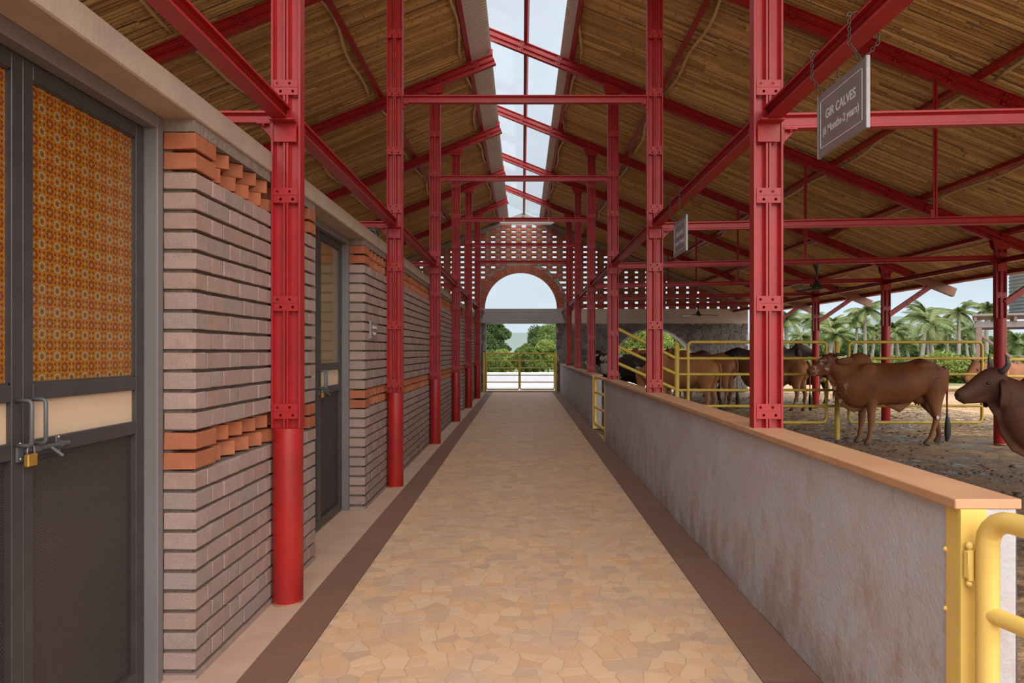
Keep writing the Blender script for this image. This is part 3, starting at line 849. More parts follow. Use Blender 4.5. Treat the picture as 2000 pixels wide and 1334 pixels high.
def shaft_parts(t, p0, p1, u, v, first, step=.605):
    """two I sections side by side, stitched by batten plates on both faces"""
    for off in (-.0425, .0425):
        extrude(MB(), isec(.079, .075, off=off), p0, p1, u, v).build('steel_section', M['red'], t)
    p0, p1 = Vector(p0), Vector(p1); d = (p1-p0); L = d.length; d.normalize(); u = Vector(u); v = Vector(v); s = first
    while s < L-.05:
        for sg in (-1, 1):
            o = link('batten_plate', BAT, t, p0+d*s+v*(sg*.0335))
            Rm = Matrix((u, v, d)).transposed()
            if sg > 0: Rm = Rm @ Matrix.Rotation(PI, 3, 'Z')
            o.rotation_euler = Rm.to_euler()
        s += step
def column(x, y, zb, zt, label, group, ped=None, seat=2.702, seatdir=1, st=2.671):
    t = thing('steel_column', (x, y, 0 if ped else zb), label, 'column', group)
    if ped:
        p = MB(); p.lathe([(.080,0),(.084,.012),(.084,ped-.006),(.080,ped)], (x,y,0), 32); pd = autosmooth(p.build('pedestal', M['red_ped'], t), 30); autosmooth(MB().lathe([(.0843,0),(.0848,.006),(.0845,.013)], (x,y,0), 32).build('worn_rim', M['worn'], pd), 30)
    shaft_parts(t, (x,y,zb), (x,y,zt), (1,0,0), (0,1,0), .095 if ped is None or ped < 1.2 else .35)
    if seat:
        for s in (-1, 1):
            b = MB(); yy = y+s*.0375
            b.bbox(x-.065, x+.062, min(yy, yy+s*.010), max(yy, yy+s*.010), seat-.115, seat-.004, .002)
            b.bbox(x-.068, x+.066, min(yy, yy+s*.075), max(yy, yy+s*.075), seat-.012, seat, .002)
            b.build('beam_seat', M['red'], t)
        sd_ = seatdir; b = MB(); xx = x+sd_*.081
        b.bbox(min(xx, xx+sd_*.01), max(xx, xx+sd_*.01), y-.035, y+.035, st-.09, st, .002); b.bbox(min(xx, xx+sd_*.085), max(xx, xx+sd_*.085), y-.035, y+.035, st-.010, st, .002)
        b.add([(xx, y-.004, st-.09),(xx+sd_*.08, y-.004, st-.008),(xx, y-.004, st-.008),(xx, y+.004, st-.09),(xx+sd_*.08, y+.004, st-.008),(xx, y+.004, st-.008)], [(0,1,2),(5,4,3),(0,3,4,1)])
        br = b.build('side_bracket', M['red'], t)
        autosmooth(MB().cyl((xx+sd_*.05, y-.022, st-.02), (xx+sd_*.05, y-.022, st+.012), .009, 8).build('bolt', M['red'], br))
    b = MB(); b.bbox(x-.115, x+.115, y-.05, y+.05, zt-.012, zt, .002)
    hx = .16; sl_ = -.4 if x > 0 else .4
    for yy in (y-.0458, y+.0375):
        b.add([(x-.10, yy, zt-.04),(x+.10, yy, zt-.04),(x+hx, yy, zt+.085+sl_*hx),(x-hx, yy, zt+.085-sl_*hx),(x-.10, yy+.008, zt-.04),(x+.10, yy+.008, zt-.04),(x+hx, yy+.008, zt+.085+sl_*hx),(x-hx, yy+.008, zt+.085-sl_*hx)],
              [(0,1,2,3),(7,6,5,4),(0,4,5,1),(1,5,6,2),(3,2,6,7),(0,3,7,4)])
    b.build('cap_gusset', M['red'], t)
    return t
PED = .985
for i, y in enumerate(YF):
    column(XL, y, PED, zc(XL)-.128, 'red column on a round pedestal by the brick wall, %s from the far gable' % frm(i), 'columns along the brick wall', PED, 2.702, -1, 2.7035)
    column(XR, y, .985, zc(XR)-.128, 'red steel column standing on the grey parapet, %s from the far gable' % frm(i), 'columns on the parapet', None, 2.702, 1, 2.671)
for i in (2, 3, 4, 5):
    column(XO, YF[i], 1.915, zc(XO)-.128, 'outer red column with a tall round base under the eave, %s from the far gable' % frm(i), 'outer columns of the cattle pen', 1.915, 2.743, -1, 2.787)

def slope_pts(x0, x1, y, f): return (x0, y, f(x0)), (x1, y, f(x1))
for i, y in enumerate(YF):
    # left rafter
    dL = Vector((1,0,.4)).normalized(); uL = Vector((-.4,0,1)).normalized()
    t = thing('rafter', (-3, y, zc(-3)), 'red twin-beam rafter under the bamboo on the brick wall side, %s from the far gable' % frm(i), 'rafter', 'rafters on the brick wall side')
    shaft_parts(t, (-6.6,y,zc(-6.6)), (-.43,y,zc(-.43)), uL, (0,1,0), .30)
    b = MB(); e = Vector((-.43,y,zc(-.43)))
    b.bbox(-.50, -.45, y-.03, y+.03, e.z+.06, e.z+.15, .003); b.build('end_cleat', M['red'], t)
    uR = Vector((.4,0,1)).normalized()
    t = thing('rafter', (4, y, zc(4)), 'red twin-beam rafter over the cattle pen carried past the skylight, %s from the far gable' % frm(i), 'rafter', 'rafters on the cattle pen side')
    shaft_parts(t, (-.78,y,zr(-.78)), (8.62,y,zr(8.62)), uR, (0,1,0), .22)
    if i >= 2:
        extrude(MB(), [(-.090,-.046),(.0825,-.046),(.0825,.046),(-.090,.046)], (7.80,y,zr(7.80)), (8.64,y,zr(8.64)), uR, (0,1,0)).build('boxed_end', M['wood_end'], t)
        d = (Vector((8.16,0,zr(8.16)-.07))-Vector((7.34,0,2.14))); u = Vector((-d.z,0,d.x)).normalized()
        eb = extrude(MB(), [(-.045,-.03),(.045,-.03),(.045,.03),(-.045,.03)], (7.34,y,2.14), (8.16,y,zr(8.16)-.07), u, (0,1,0)).build('eave_brace', M['red'], t)
        for k in range(3): 
            c = Vector((7.34,y-.032,2.14))+d*(.42+.14*k); autosmooth(MB().cyl(c, c+Vector((0,-.008,0)), .018, 8).build('bolt', M['skin_dark'], eb))

# collar beams, tie beams, stubs, long beams
for i, y in enumerate(YF):
    t = thing('collar_beam', (0, y, 4.04), 'red collar beam spanning the corridor between two columns, %s from the far gable' % frm(i), 'beam', 'collar beams over the corridor')
    ibeam((XL+.081, y, 4.04), (XR-.081, y, 4.04), (0,0,1), (0,1,0), .08, .06).build('beam', M['red'], t)
    for s, x in ((1, XL+.081), (-1, XR-.081)):
        b = MB(); b.bbox(min(x, x+s*.06), max(x, x+s*.06), y-.03, y+.03, 3.985, 3.999, .002); b.bbox(min(x, x+s*.01), max(x, x+s*.01), y-.03, y+.03, 3.94, 3.999, .002)
        b.build('cleat', M['red'], t)
    t = thing('tie_beam', (4.3, y, 2.7), 'red tie beam with a hanger across the cattle pen, %s from the far gable' % frm(i), 'beam', 'tie beams across the cattle pen')
    def zt_(x): return 2.712+.020*(x-XR)
    ibeam((XR+.081, y, zt_(XR)), (XO-.081 if i >= 2 else XO-.040, y, zt_(XO)), (0,0,1), (0,1,0), .085, .06).build('beam', M['red'], t)
    x = 4.31
    MB().box(x-.022, x+.022, y-.006, y+.006, zt_(x)+.03, zc(x)-.03).box(x-.003, x+.003, y-.022, y+.022, zt_(x)+.03, zc(x)-.06).build('hanger', M['red'], t)
    MB().box(x-.05, x-.02, y-.008, y+.008, zt_(x)+.035, zt_(x)+.12).build('gusset', M['red'], t)
    t = thing('stub_beam', (-1.5, y, 2.7), 'short red beam tying the column to the brick wall top, %s from the far gable' % frm(i), 'beam', 'stub beams at the brick wall')
    ibeam((-2.05, y, 2.735), (XL-.081, y, 2.735), (0,0,1), (0,1,0), .065, .06).build('beam', M['red'], t)
    MB().bbox(-1.70, -1.62, y-.04, y+.04, 2.53, 2.705, .004).build('wall_bracket', M['red'], t)
for side, x in (('brick wall', XL-.012), ('parapet', XR+.010)):
    ys = [.60]+YF+[YW-.02]
    for k in range(len(ys)-1):
        a, b = ys[k], ys[k+1]
        n = len(ys)-1-k
        t = thing('long_beam', (x, (a+b)/2, 2.74), 'red beam running along the columns above the %s, %s bay from the far gable' % (side, ORD[n]), 'beam', 'long beams above the '+side)
        ibeam((x, a+(.0385 if k else -1.6), 2.741), (x, b-(.0385 if k < len(ys)-2 else 0), 2.741), (0,0,1), (1,0,0), .080, .085).build('beam', M['red'], t)
for k in range(2, 5):
    t = thing('long_beam', (XO, YF[k]+1.6, 2.78), 'red eave beam joining two outer columns of the pen, %s bay from the far gable' % ORD[6-k], 'beam', 'eave beams of the cattle pen')
    ibeam((XO, YF[k]+.0385, 2.782), (XO, YF[k+1]-.0385, 2.782), (0,0,1), (1,0,0), .08, .08).build('beam', M['red'], t)
t = thing('long_beam', (XO, YF[2]-1.6, 2.78), 'red eave beam reaching from the outermost near column out over the pen', 'beam', 'eave beams of the cattle pen')
ibeam((XO, YF[1]-1.0, 2.782), (XO, YF[2]-.0385, 2.782), (0,0,1), (1,0,0), .08, .08).build('beam', M['red'], t)
t = thing('long_beam', (XO, 22, 2.78), 'red eave beam from the last outer column into the gable wall', 'beam', 'eave beams of the cattle pen')
ibeam((XO, YF[5]+.0385, 2.782), (XO, YW, 2.782), (0,0,1), (1,0,0), .08, .08).build('beam', M['red'], t)

# ------------------------------------------------------------------ roof: purlins, bamboo lining, corrugated sheet, skylight
RY0, RY1 = .1, YW+.35
def roof(side, purl, xs0, xs1, limit):
    sg = -1 if side == 'L' else 1
    f = zc if side == 'L' else zr
    t = thing('ceiling', (sg*3, 12, f(sg*3)), kind='structure')
    down = Vector((sg, 0, -.4)).normalized(); nrm = Vector((sg*.4, 0, 1)).normalized()   # nrm: outward (up)
    def P(s, y, n): return Vector((.02, 0, 6.03))+down*s+Vector((0,y,0))+nrm*n
    def S(x): return abs(x-.02)/SC
    rf = .082           # top of rafter above its centre line
    for x in purl:
        s = S(x)
        extrude(MB(), [(-.032,0),(.032,0),(.032,.075),(-.032,.075)], P(s, RY0, rf), P(s, RY1, rf), down, nrm).build('purlin', M['red'], t)
    # wavy split bamboo poles tied under the lining, one per bay
    ys = [.6]+YF+[YW]
    for x in purl[:-1] if side == 'R' else purl:
        for k in range(1, len(ys)-1):
            a, b = ys[k]+.06, ys[k+1]-.06; n = 14; ph = R.random()*6; amp = R.uniform(.02, .05); s0 = S(x)+(.13 if x != purl[0] else .10)
            pts = []
            for q in range(n+1):
                y = a+(b-a)*q/n; u = q/n
                pts.append(P(s0+amp*math.sin(ph+u*4.6)+.03*math.sin(u*11+ph*2)-.04*math.sin(PI*u), y, rf+.046-.020*math.sin(PI*u)))
            MB().tube(pts, [.019+.0025*(q%3==0) for q in range(n+1)], 8).build('batten_pole', M['pole'], t, smooth=True)
    # bamboo culms lying down the slope, side by side
    sA, sB = S(xs0), S(xs1); items = []; y = RY0; rb = random.Random(5 if side == 'L' else 6)
    while y < RY1:
        r = rb.uniform(.018, .028); s = sA-rb.uniform(0, .06); first = True
        tilt = rb.uniform(-.004, .004)
        while s < sB:
            L = rb.uniform(1.1, 2.5) if not first else rb.uniform(.4, 2.2); first = False
            e = min(s+L, sB+rb.uniform(-.03,.05))
            items.append((y+r, s, e, r*rb.uniform(.9, 1.06), rb.uniform(-.010,.008), tilt+rb.uniform(-.004,.004)))
            s = e+.002
        y += 2*r*rb.uniform(1.02, 1.20)
    def culm(mb, nodes, it):
        yc, s0, s1, r, dn, tl = it; L = s1-s0; ns = max(1, int(L/.36)); ph = (yc*7.3+s0*3.1) % 1
        st = [0.0]; 
        for q in range(ns):
            u = (q+ph)/ns
            if .01 < u < .99: st += [max(0,u-.007/L), u, min(1,u+.007/L)]
        st.append(1.0); rings = []; npt = 5
        for k, u in enumerate(st):
            bul = 1.12 if (k % 3 == 2 and 0 < k < len(st)-1) else 1.0
            ctr = P(s0+L*u, yc+tl*(u-.5)*L*4, rf+.095+dn)
            rings.append([ctr+Vector((0, math.cos(PI*j/(npt-1))*r*bul, 0))-nrm*(math.sin(PI*j/(npt-1))*r*bul) for j in range(npt)])
        b = len(mb.v)
        for rg in rings: mb.v.extend(tuple(p) for p in rg)
        for a in range(len(rings)-1):
            for j in range(npt-1):
                q = b+a*npt+j; nodes.append(len(mb.f)) if a % 3 in (1, 2) and 0 < a < len(rings)-2 and math.sin(yc*913+(a//3)*37.7+s0*51) > .25 else None; mb.f.append((q, q+1, q+npt+1, q+npt))
        mb.f.append(tuple(b+j for j in range(npt))); mb.f.append(tuple(b+(len(rings)-1)*npt+j for j in reversed(range(npt))))
    def score(it):
        m = P((it[1]+it[2])/2, it[0], 0)
        if m.y < 2: return 99
        px = 1020+m.x*1340/m.y; py = 685-(m.z-CAMH)*1340/m.y
        return m.y if (0 < px < 2000 and 0 < py) else 99
    items.sort(key=score); rest = MB(); rnd_ = []
    def paint(o, nd):
        o.data.materials.append(M['node'])
        for k in nd: o.data.polygons[k].material_index = 1
    for k, it in enumerate(items):
        if k < limit and score(it) < 99:
            mb = MB(); nd = []; culm(mb, nd, it); paint(mb.build('bamboo_culm', M['bamboo'], t), nd)
        else: culm(rest, rnd_, it)
    paint(rest.build('bamboo_culms', M['bamboo'], t, kind='stuff'), rnd_)
    # corrugated sheet above, one strip per bay
    edge = S(-.40) if side == 'L' else S(.515); wl = .076
    ys = [RY0]+YF+[RY1+.1]
    for k in range(len(ys)-1):
        mb = MB(); n = int((ys[k+1]-ys[k])/wl*6)
        for q in range(n+1):
            y = ys[k]+(ys[k+1]-ys[k])*q/n; h = .012*math.sin(2*PI*y/wl)
            mb.v.append(tuple(P(edge, y, rf+.118+h))); mb.v.append(tuple(P(sB+.12, y, rf+.118+h)))
        for q in range(n): mb.f.append((2*q, 2*q+1, 2*q+3, 2*q+2))
        mb.build('corrugated_sheet', M['sheet'], t, smooth=True)
    return t, P
roof('L', [-.765, -2.10, -3.43, -4.77, -6.1], -.80, -6.6, 300)
tr_, PR = roof('R', [.71, 2.03, 3.36, 4.69, 6.02, 7.32, 8.42], .745, 8.46, 300)
# skylight over the ridge: clear sheet on a single purlin carried by the right-hand rafters
sk = thing('window_1', (.02, 12, 6.2), kind='structure')
extrude(MB(), [(-.028,0),(.028,0),(.028,.07),(-.028,.07)], PR(0.0, RY0, .082), PR(0.0, RY1-.3, .082), Vector((1,0,-.4)).normalized(), Vector((.4,0,1)).normalized()).build('ridge_purlin', M['red'], sk)
ys = [RY0]+YF+[RY1]
for k in range(len(ys)-1):
    mb = MB(); n = 1
    a, b = ys[k], ys[k+1]-.002
    mb.add([PR(.62, a, .235), PR(-.80, a, .235), PR(-.80, b, .235), PR(.62, b, .235)], [(0,1,2,3)])
    mb.build('pane', M['poly'], sk)

# ------------------------------------------------------------------ hanging signs, plaque, tube light, fans
def text_mesh(s, size, m, name='lettering', bold=0.0, ext=.0006):
    cu = bpy.data.curves.new('txt', 'FONT'); cu.body = s; cu.size = size; cu.align_x = 'CENTER'; cu.align_y = 'CENTER'; cu.offset = bold; cu.extrude = ext
    ob = bpy.data.objects.new('txt', cu); C.objects.link(ob); bpy.context.view_layer.update()
    dg = bpy.context.evaluated_depsgraph_get(); me = bpy.data.meshes.new_from_object(ob.evaluated_get(dg))
    bpy.data.objects.remove(ob); bpy.data.curves.remove(cu); me.name = name
    me.materials.clear(); me.materials.append(m); return me
def put_text(me, parent, name, c, ex, ey, en, sx_=1.0):
    for v in me.vertices:
        p = v.co.copy(); v.co = Vector(ex)*(p.x*sx_)+Vector(ey)*p.y+Vector(en)*p.z
    return link(name, me, parent, c)
def chain(pts, parent, n):
    mb = MB(); P = [Vector(p) for p in pts]
    seg = [(P[i+1]-P[i]).length for i in range(len(P)-1)]; tot = sum(seg)
    def at(s):
        for i, L in enumerate(seg):
            if s <= L or i == len(seg)-1: return P[i]+(P[i+1]-P[i])*min(1, s/L), (P[i+1]-P[i]).normalized()
            s -= L
    for k in range(n):
        c, d = at(tot*(k+.5)/n); a = Vector((0,1,0)) if k % 2 else Vector((1,0,0)); sd_ = d.cross(a)
        if sd_.length < .1: sd_ = d.cross(Vector((0,0,1)))
        sd_.normalize(); L = tot/n*.72; W = .0065
        ring = [c+d*(math.cos(2*PI*q/10)*L)+sd_*(math.sin(2*PI*q/10)*W) for q in range(12)]
        mb.tube(ring, .0018, 5, cap=False)
    return mb.build('chain', M['chain'], parent, smooth=True)
def hang_sign(y0, y1, z0, z1, lines, label):
    X = XR+.005; yc, zc_ = (y0+y1)/2, (z0+z1)/2
    t = thing('hanging_sign', (X, yc, z0), label, 'sign', 'signs hung from the long beam')
    MB().bbox(X-.007, X+.007, y0+.010, y1-.012, z0, z1, .002).build('sign_board', M['sign_face'], t)
    for a, b in ((y0, y0+.011), (y1-.011, y1)): MB().bbox(X-.0085, X+.0085, a, b, z0-.002, z1+.002, .002).build('edge_strip', M['sign_edge'], t)
    ln = MB(); xi = X-.0082; i_ = .035; l = .0035
    for q in ((y0+i_, y1-i_, z1-i_-l, z1-i_), (y0+i_, y1-i_, z0+i_, z0+i_+l), (y0+i_, y0+i_+l, z0+i_, z1-i_), (y1-i_-l, y1-i_, z0+i_, z1-i_)): ln.box(xi, xi+.002, q[0], q[1], q[2], q[3])
    ln.build('border_line', M['letter'], t)
    for s, size, dz, sx_ in lines:
        put_text(text_mesh(s, size, M['letter'], bold=size*.016, ext=.0002), t, 'lettering', (X-.0078, yc, zc_+dz), (0,-1,0), (0,0,1), (-1,0,0), sx_)
    for yy in (y0+.05, y1-.05):
        chain([(X-.004, yy, z1), (X-.05, yy+.004, z1+.07), (X-.050, yy+.006, 2.795), (X+.0, yy+.006, 2.80)], t, 17)
        chain([(X+.004, yy, z1), (X+.062, yy-.004, z1+.07), (X+.064, yy-.002, 2.79), (X+.0, yy+.006, 2.80)], t, 17)
    return t
hang_sign(2.745, 3.205, 2.315, 2.603, (('GIR CALVES', .058, .030, .92), ('(6 Months-2 years)', .050, -.040, .88)), 'grey sign reading GIR CALVES (6 Months-2 years) chained to the red beam')
hang_sign(5.77, 6.24, 2.265, 2.565, (('GIR CALVES', .055, .030, .95), ('(under 6 Months)', .050, -.045, .92)), 'grey sign reading GIR CALVES (under 6 Months) chained to the red beam')
pq = thing('wall_plaque', (WX+.01, 6.475, 1.53), 'small mauve name plaque fixed to the brick wall beside a door', 'sign')
MB().bbox(WX-.004, WX+.014, 6.33, 6.62, 1.53, 1.70, .002).build('plate', M['sign_edge'], pq)
MB().box(WX+.013, WX+.0152, 6.345, 6.605, 1.542, 1.688).build('plate_face', simple('plaque_mauve', (.24,.16,.155), (.21,.14,.135), .5, 8), pq)
put_text(text_mesh('Cattle Feed', .042, M['letter'], bold=.0008), pq, 'lettering', (WX+.0155, 6.475, 1.640), (0,1,0), (0,0,1), (1,0,0))
put_text(text_mesh('Storage', .042, M['letter'], bold=.0008), pq, 'lettering', (WX+.0155, 6.475, 1.585), (0,1,0), (0,0,1), (1,0,0))
tl = thing('tube_light', (.07, YF[3]-.02, 3.95), 'unlit white tube light tied under a red collar beam before the gable', 'lamp')
MB().bbox(-.45, .63, YF[3]-.045, YF[3]-.005, 3.962, 3.985, .004).build('batten_body', M['tube_white'], tl)
autosmooth(MB().cyl((-.41, YF[3]-.025, 3.948), (.59, YF[3]-.025, 3.948), .013, 12).build('tube', M['tube_white'], tl))
for xx in (-.36, .54): MB().tube([(xx, YF[3]-.052, 3.955), (xx-.01, YF[3]-.055, 4.02), (xx-.015, YF[3]-.04, 4.082), (xx-.012, YF[3]+.03, 4.085)], .004, 6).build('wire_tie', M['letter'], tl)
pp = thing('conduit_elbow', (-1.43, YF[1]-.35, 2.53), 'black plastic pipe elbow on the wall top by the red stub beam', 'pipe')
y_ = YF[1]-.35
autosmooth(MB().tube([(-1.45,y_,2.52),(-1.45,y_,2.58),(-1.46,y_,2.605),(-1.49,y_,2.62),(-1.9,y_,2.62)], .022, 10, up=(0,1,0)).build('pipe', M['black'], pp))

def fan(x, y, ztop, label, a0, drop=.36):
    t = thing('ceiling_fan', (x, y, ztop-drop), label, 'fan', 'ceiling fans over the pen')
    autosmooth(MB().lathe([(.058,0),(.056,-.02),(.018,-.10),(.014,-.105)], (x,y,ztop), 18).build('canopy', M['fan'], t))
    MB().cyl((x,y,ztop-.10), (x,y,ztop-drop+.13), .012, 10).build('down_rod', M['fan'], t, smooth=True)
    z = ztop-drop
    autosmooth(MB().lathe([(.014,.15),(.030,.14),(.055,.085),(.080,.045),(.115,.030),(.118,.012),(.075,-.004),(.02,-.008)], (x,y,z), 22).build('motor_hub', M['fan'], t))
    for k in range(3):
        a = a0+2*PI*k/3; d = Vector((math.cos(a), math.sin(a), 0)); s = Vector((-math.sin(a), math.cos(a), .16)); c = Vector((x,y,z+.02))
        mb = MB()
        for dz in (0, .004):
            b = len(mb.v)
            for q, wd in ((.10,.02),(.17,.022),(.20,.055),(.58,.068),(.60,.05)):
                for sg in (-1,1): mb.v.append(tuple(c+d*q+s*(sg*wd)+Vector((0,0,dz))))
            for q in range(4): mb.f.append((b+2*q, b+2*q+1, b+2*q+3, b+2*q+2) if dz else (b+2*q+2, b+2*q+3, b+2*q+1, b+2*q))
        mb.build('blade', M['fan'], t)
fan(4.48, YF[2], 2.732, 'dark ceiling fan hanging from a tie beam beside the outer pen columns', PI/2+.10, .385)
fan(5.20, YF[5], 2.748, 'dark ceiling fan hanging in front of the plastered gable band', .06, .30)

# ------------------------------------------------------------------ pen fences
def post(x, y, h, r, label):
    t = thing('fence_post', (x, y, 0), label, 'post', 'yellow fence posts')
    autosmooth(MB().lathe([(r,0),(r,h-.02),(r*.8,h-.004),(r*.3,h)], (x,y,0), 18).build('pipe', M['pipe_yellow'], t), 50); return t
FY = 11.0
post(2.48, FY, 1.555, .040, 'yellow pipe post where the sloping ramp rails meet the pen fence')
post(5.05, FY, 1.575, .040, 'yellow pipe post between two fence panels behind the standing brown cow')
def panel(x0, x1, y, z0, z1, rails, label, ext=()):
    t = thing('pipe_fence', ((x0+x1)/2, y, 0), label, 'fence', 'yellow pipe fence panels')
    MB().tube(rrect(x0, x1, z0, z1, .07, y), .024, 12, up=(0,1,0), cap=False).build('panel_frame', M['pipe_yellow'], t, smooth=True)
    for z in rails: autosmooth(MB().cyl((x0, y, z), (x1, y, z), .022, 12).build('rail', M['pipe_yellow'], t))
    for a, b, z in ext: autosmooth(MB().cyl((a, y, z), (b, y, z), .020, 12).build('link_pipe', M['pipe_yellow'], t))
    return t
RL = [wz(p, FY) for p in (700, 731, 762, 793)]
panel(wx(1344, FY), wx(1614, FY), FY, wz(825, FY), wz(668, FY), RL, 'long yellow pipe fence panel between the ramp rails and the tall post', [(2.50, 2.66, z) for z in RL]+[(4.88, 5.03, z) for z in RL[2:]])
panel(wx(1658, FY), wx(1918, FY), FY, wz(825, FY), wz(668, FY), RL, 'yellow pipe fence panel behind the standing brown cow, reaching the outer column', [(5.07, 5.24, z) for z in RL[2:]]+[(7.37, 7.55, z) for z in RL])
panel(wx(1967, 10.46), 10.2, 10.46, .10, 1.29, (1.03, .77, .50), 'lower yellow pipe fence panel running on beyond the outer column', [(7.36, 7.40, .8)])
t = thing('ramp_railing', (2.0, FY, 0), 'three sloping yellow pipes rising from the fence post towards the parapet', 'railing')
for za, zb in ((1.295, 1.80), (1.045, 1.515), (.80, 1.245)): autosmooth(MB().cyl((2.47, FY, za), (1.475, FY, zb), .026, 12).build('rail', M['pipe_yellow'], t))
t = thing('pipe_fence', (4.5, GS+1.5, 0), 'thin yellow pipe fence outside, seen through the stone arch', 'fence')
for z in (1.46, .95, .45): autosmooth(MB().cyl((1.4, GS+1.5, z), (7.6, GS+1.5, z), .022, 10).build('rail', M['pipe_yellow'], t))
for x in (1.5, 3.5, 5.6, 7.5): autosmooth(MB().cyl((x, GS+1.5, -.03), (x, GS+1.5, 1.5), .03, 10).build('post', M['pipe_yellow'], t))

# ------------------------------------------------------------------ cattle
def hide(name, base, light, patch=None, pscale=3.0, thr=.52, face=None, belly=None):
    t = NT(name); v = t.coord('Object'); x, y, z = t.sep(v)
    col = t.mix(t.rng(t.noise(v, 2.6, 5), .35, .68), base, light)
    fine = t.noise(t.coord('Object', (6,12,18)), 6, 4); col = t.mix(t.rng(fine, .5, .75, 0, .25), col, tuple(c*.6 for c in base))
    if belly: col = t.mix(t.rng(t.math('ADD', z, t.rng(t.noise(v, 4, 4), .3, .7, -.08, .08)), .45, .80, .75, 0), col, belly)
    if patch: 
        pn = t.noise(v, pscale, 5, .55); col = t.mix(t.rng(pn, thr, thr+.02), col, patch)
    if face:
        reg = t.math('MULTIPLY', t.math('MAXIMUM', t.rng(x, -.93, -1.02), t.math('MULTIPLY', t.rng(x, -.70, -.78), t.rng(z, .98, .88))), t.rng(t.noise(v, 9.5, 6, .7), .52, .60)); col = t.mix(reg, col, face)
    col = t.mix(t.rng(z, .075, .05), col, (.09,.07,.055))
    t.bump(t.math('ADD', t.noise(v, 9, 4), t.math('MULTIPLY', fine, .3)), .25, .02)
    return t.fin(col, .62, 0, .25)
HB = hide('hide_brown', (.105,.029,.007), (.165,.050,.012), face=(.42,.30,.25), belly=(.23,.10,.042))
HD = hide('hide_dark_brown', (.055,.019,.011), (.085,.030,.016), belly=(.16,.075,.035))
HT = hide('hide_tan', (.34,.135,.045), (.41,.175,.065), belly=(.38,.20,.10))
HR = hide('hide_red_brown', (.22,.075,.03), (.29,.11,.045), belly=(.30,.15,.08))
HK = hide('hide_black', (.018,.014,.013), (.035,.026,.024))
HW = hide('hide_black_white', (.018,.014,.013), (.040,.026,.022), patch=(.50,.42,.36), pscale=2.6, thr=.565)
HP = hide('hide_pale', (.50,.34,.20), (.60,.45,.30))
HM = hide('hide_black_brown', (.020,.011,.009), (.045,.019,.012))

def remeshed(mb, vox, name, m):
    me = mb.mesh(name, m); ob = bpy.data.objects.new('tmp', me); C.objects.link(ob); fix_normals(me)
    md = ob.modifiers.new('r', 'REMESH'); md.mode = 'VOXEL'; md.voxel_size = vox
    sm = ob.modifiers.new('s', 'SMOOTH'); sm.factor = .5; sm.iterations = 9
    bpy.context.view_layer.update(); dg = bpy.context.evaluated_depsgraph_get()
    out = bpy.data.meshes.new_from_object(ob.evaluated_get(dg)); bpy.data.objects.remove(ob); bpy.data.meshes.remove(me)
    out.name = name; out.materials.clear(); out.materials.append(m); out.shade_smooth(); return out

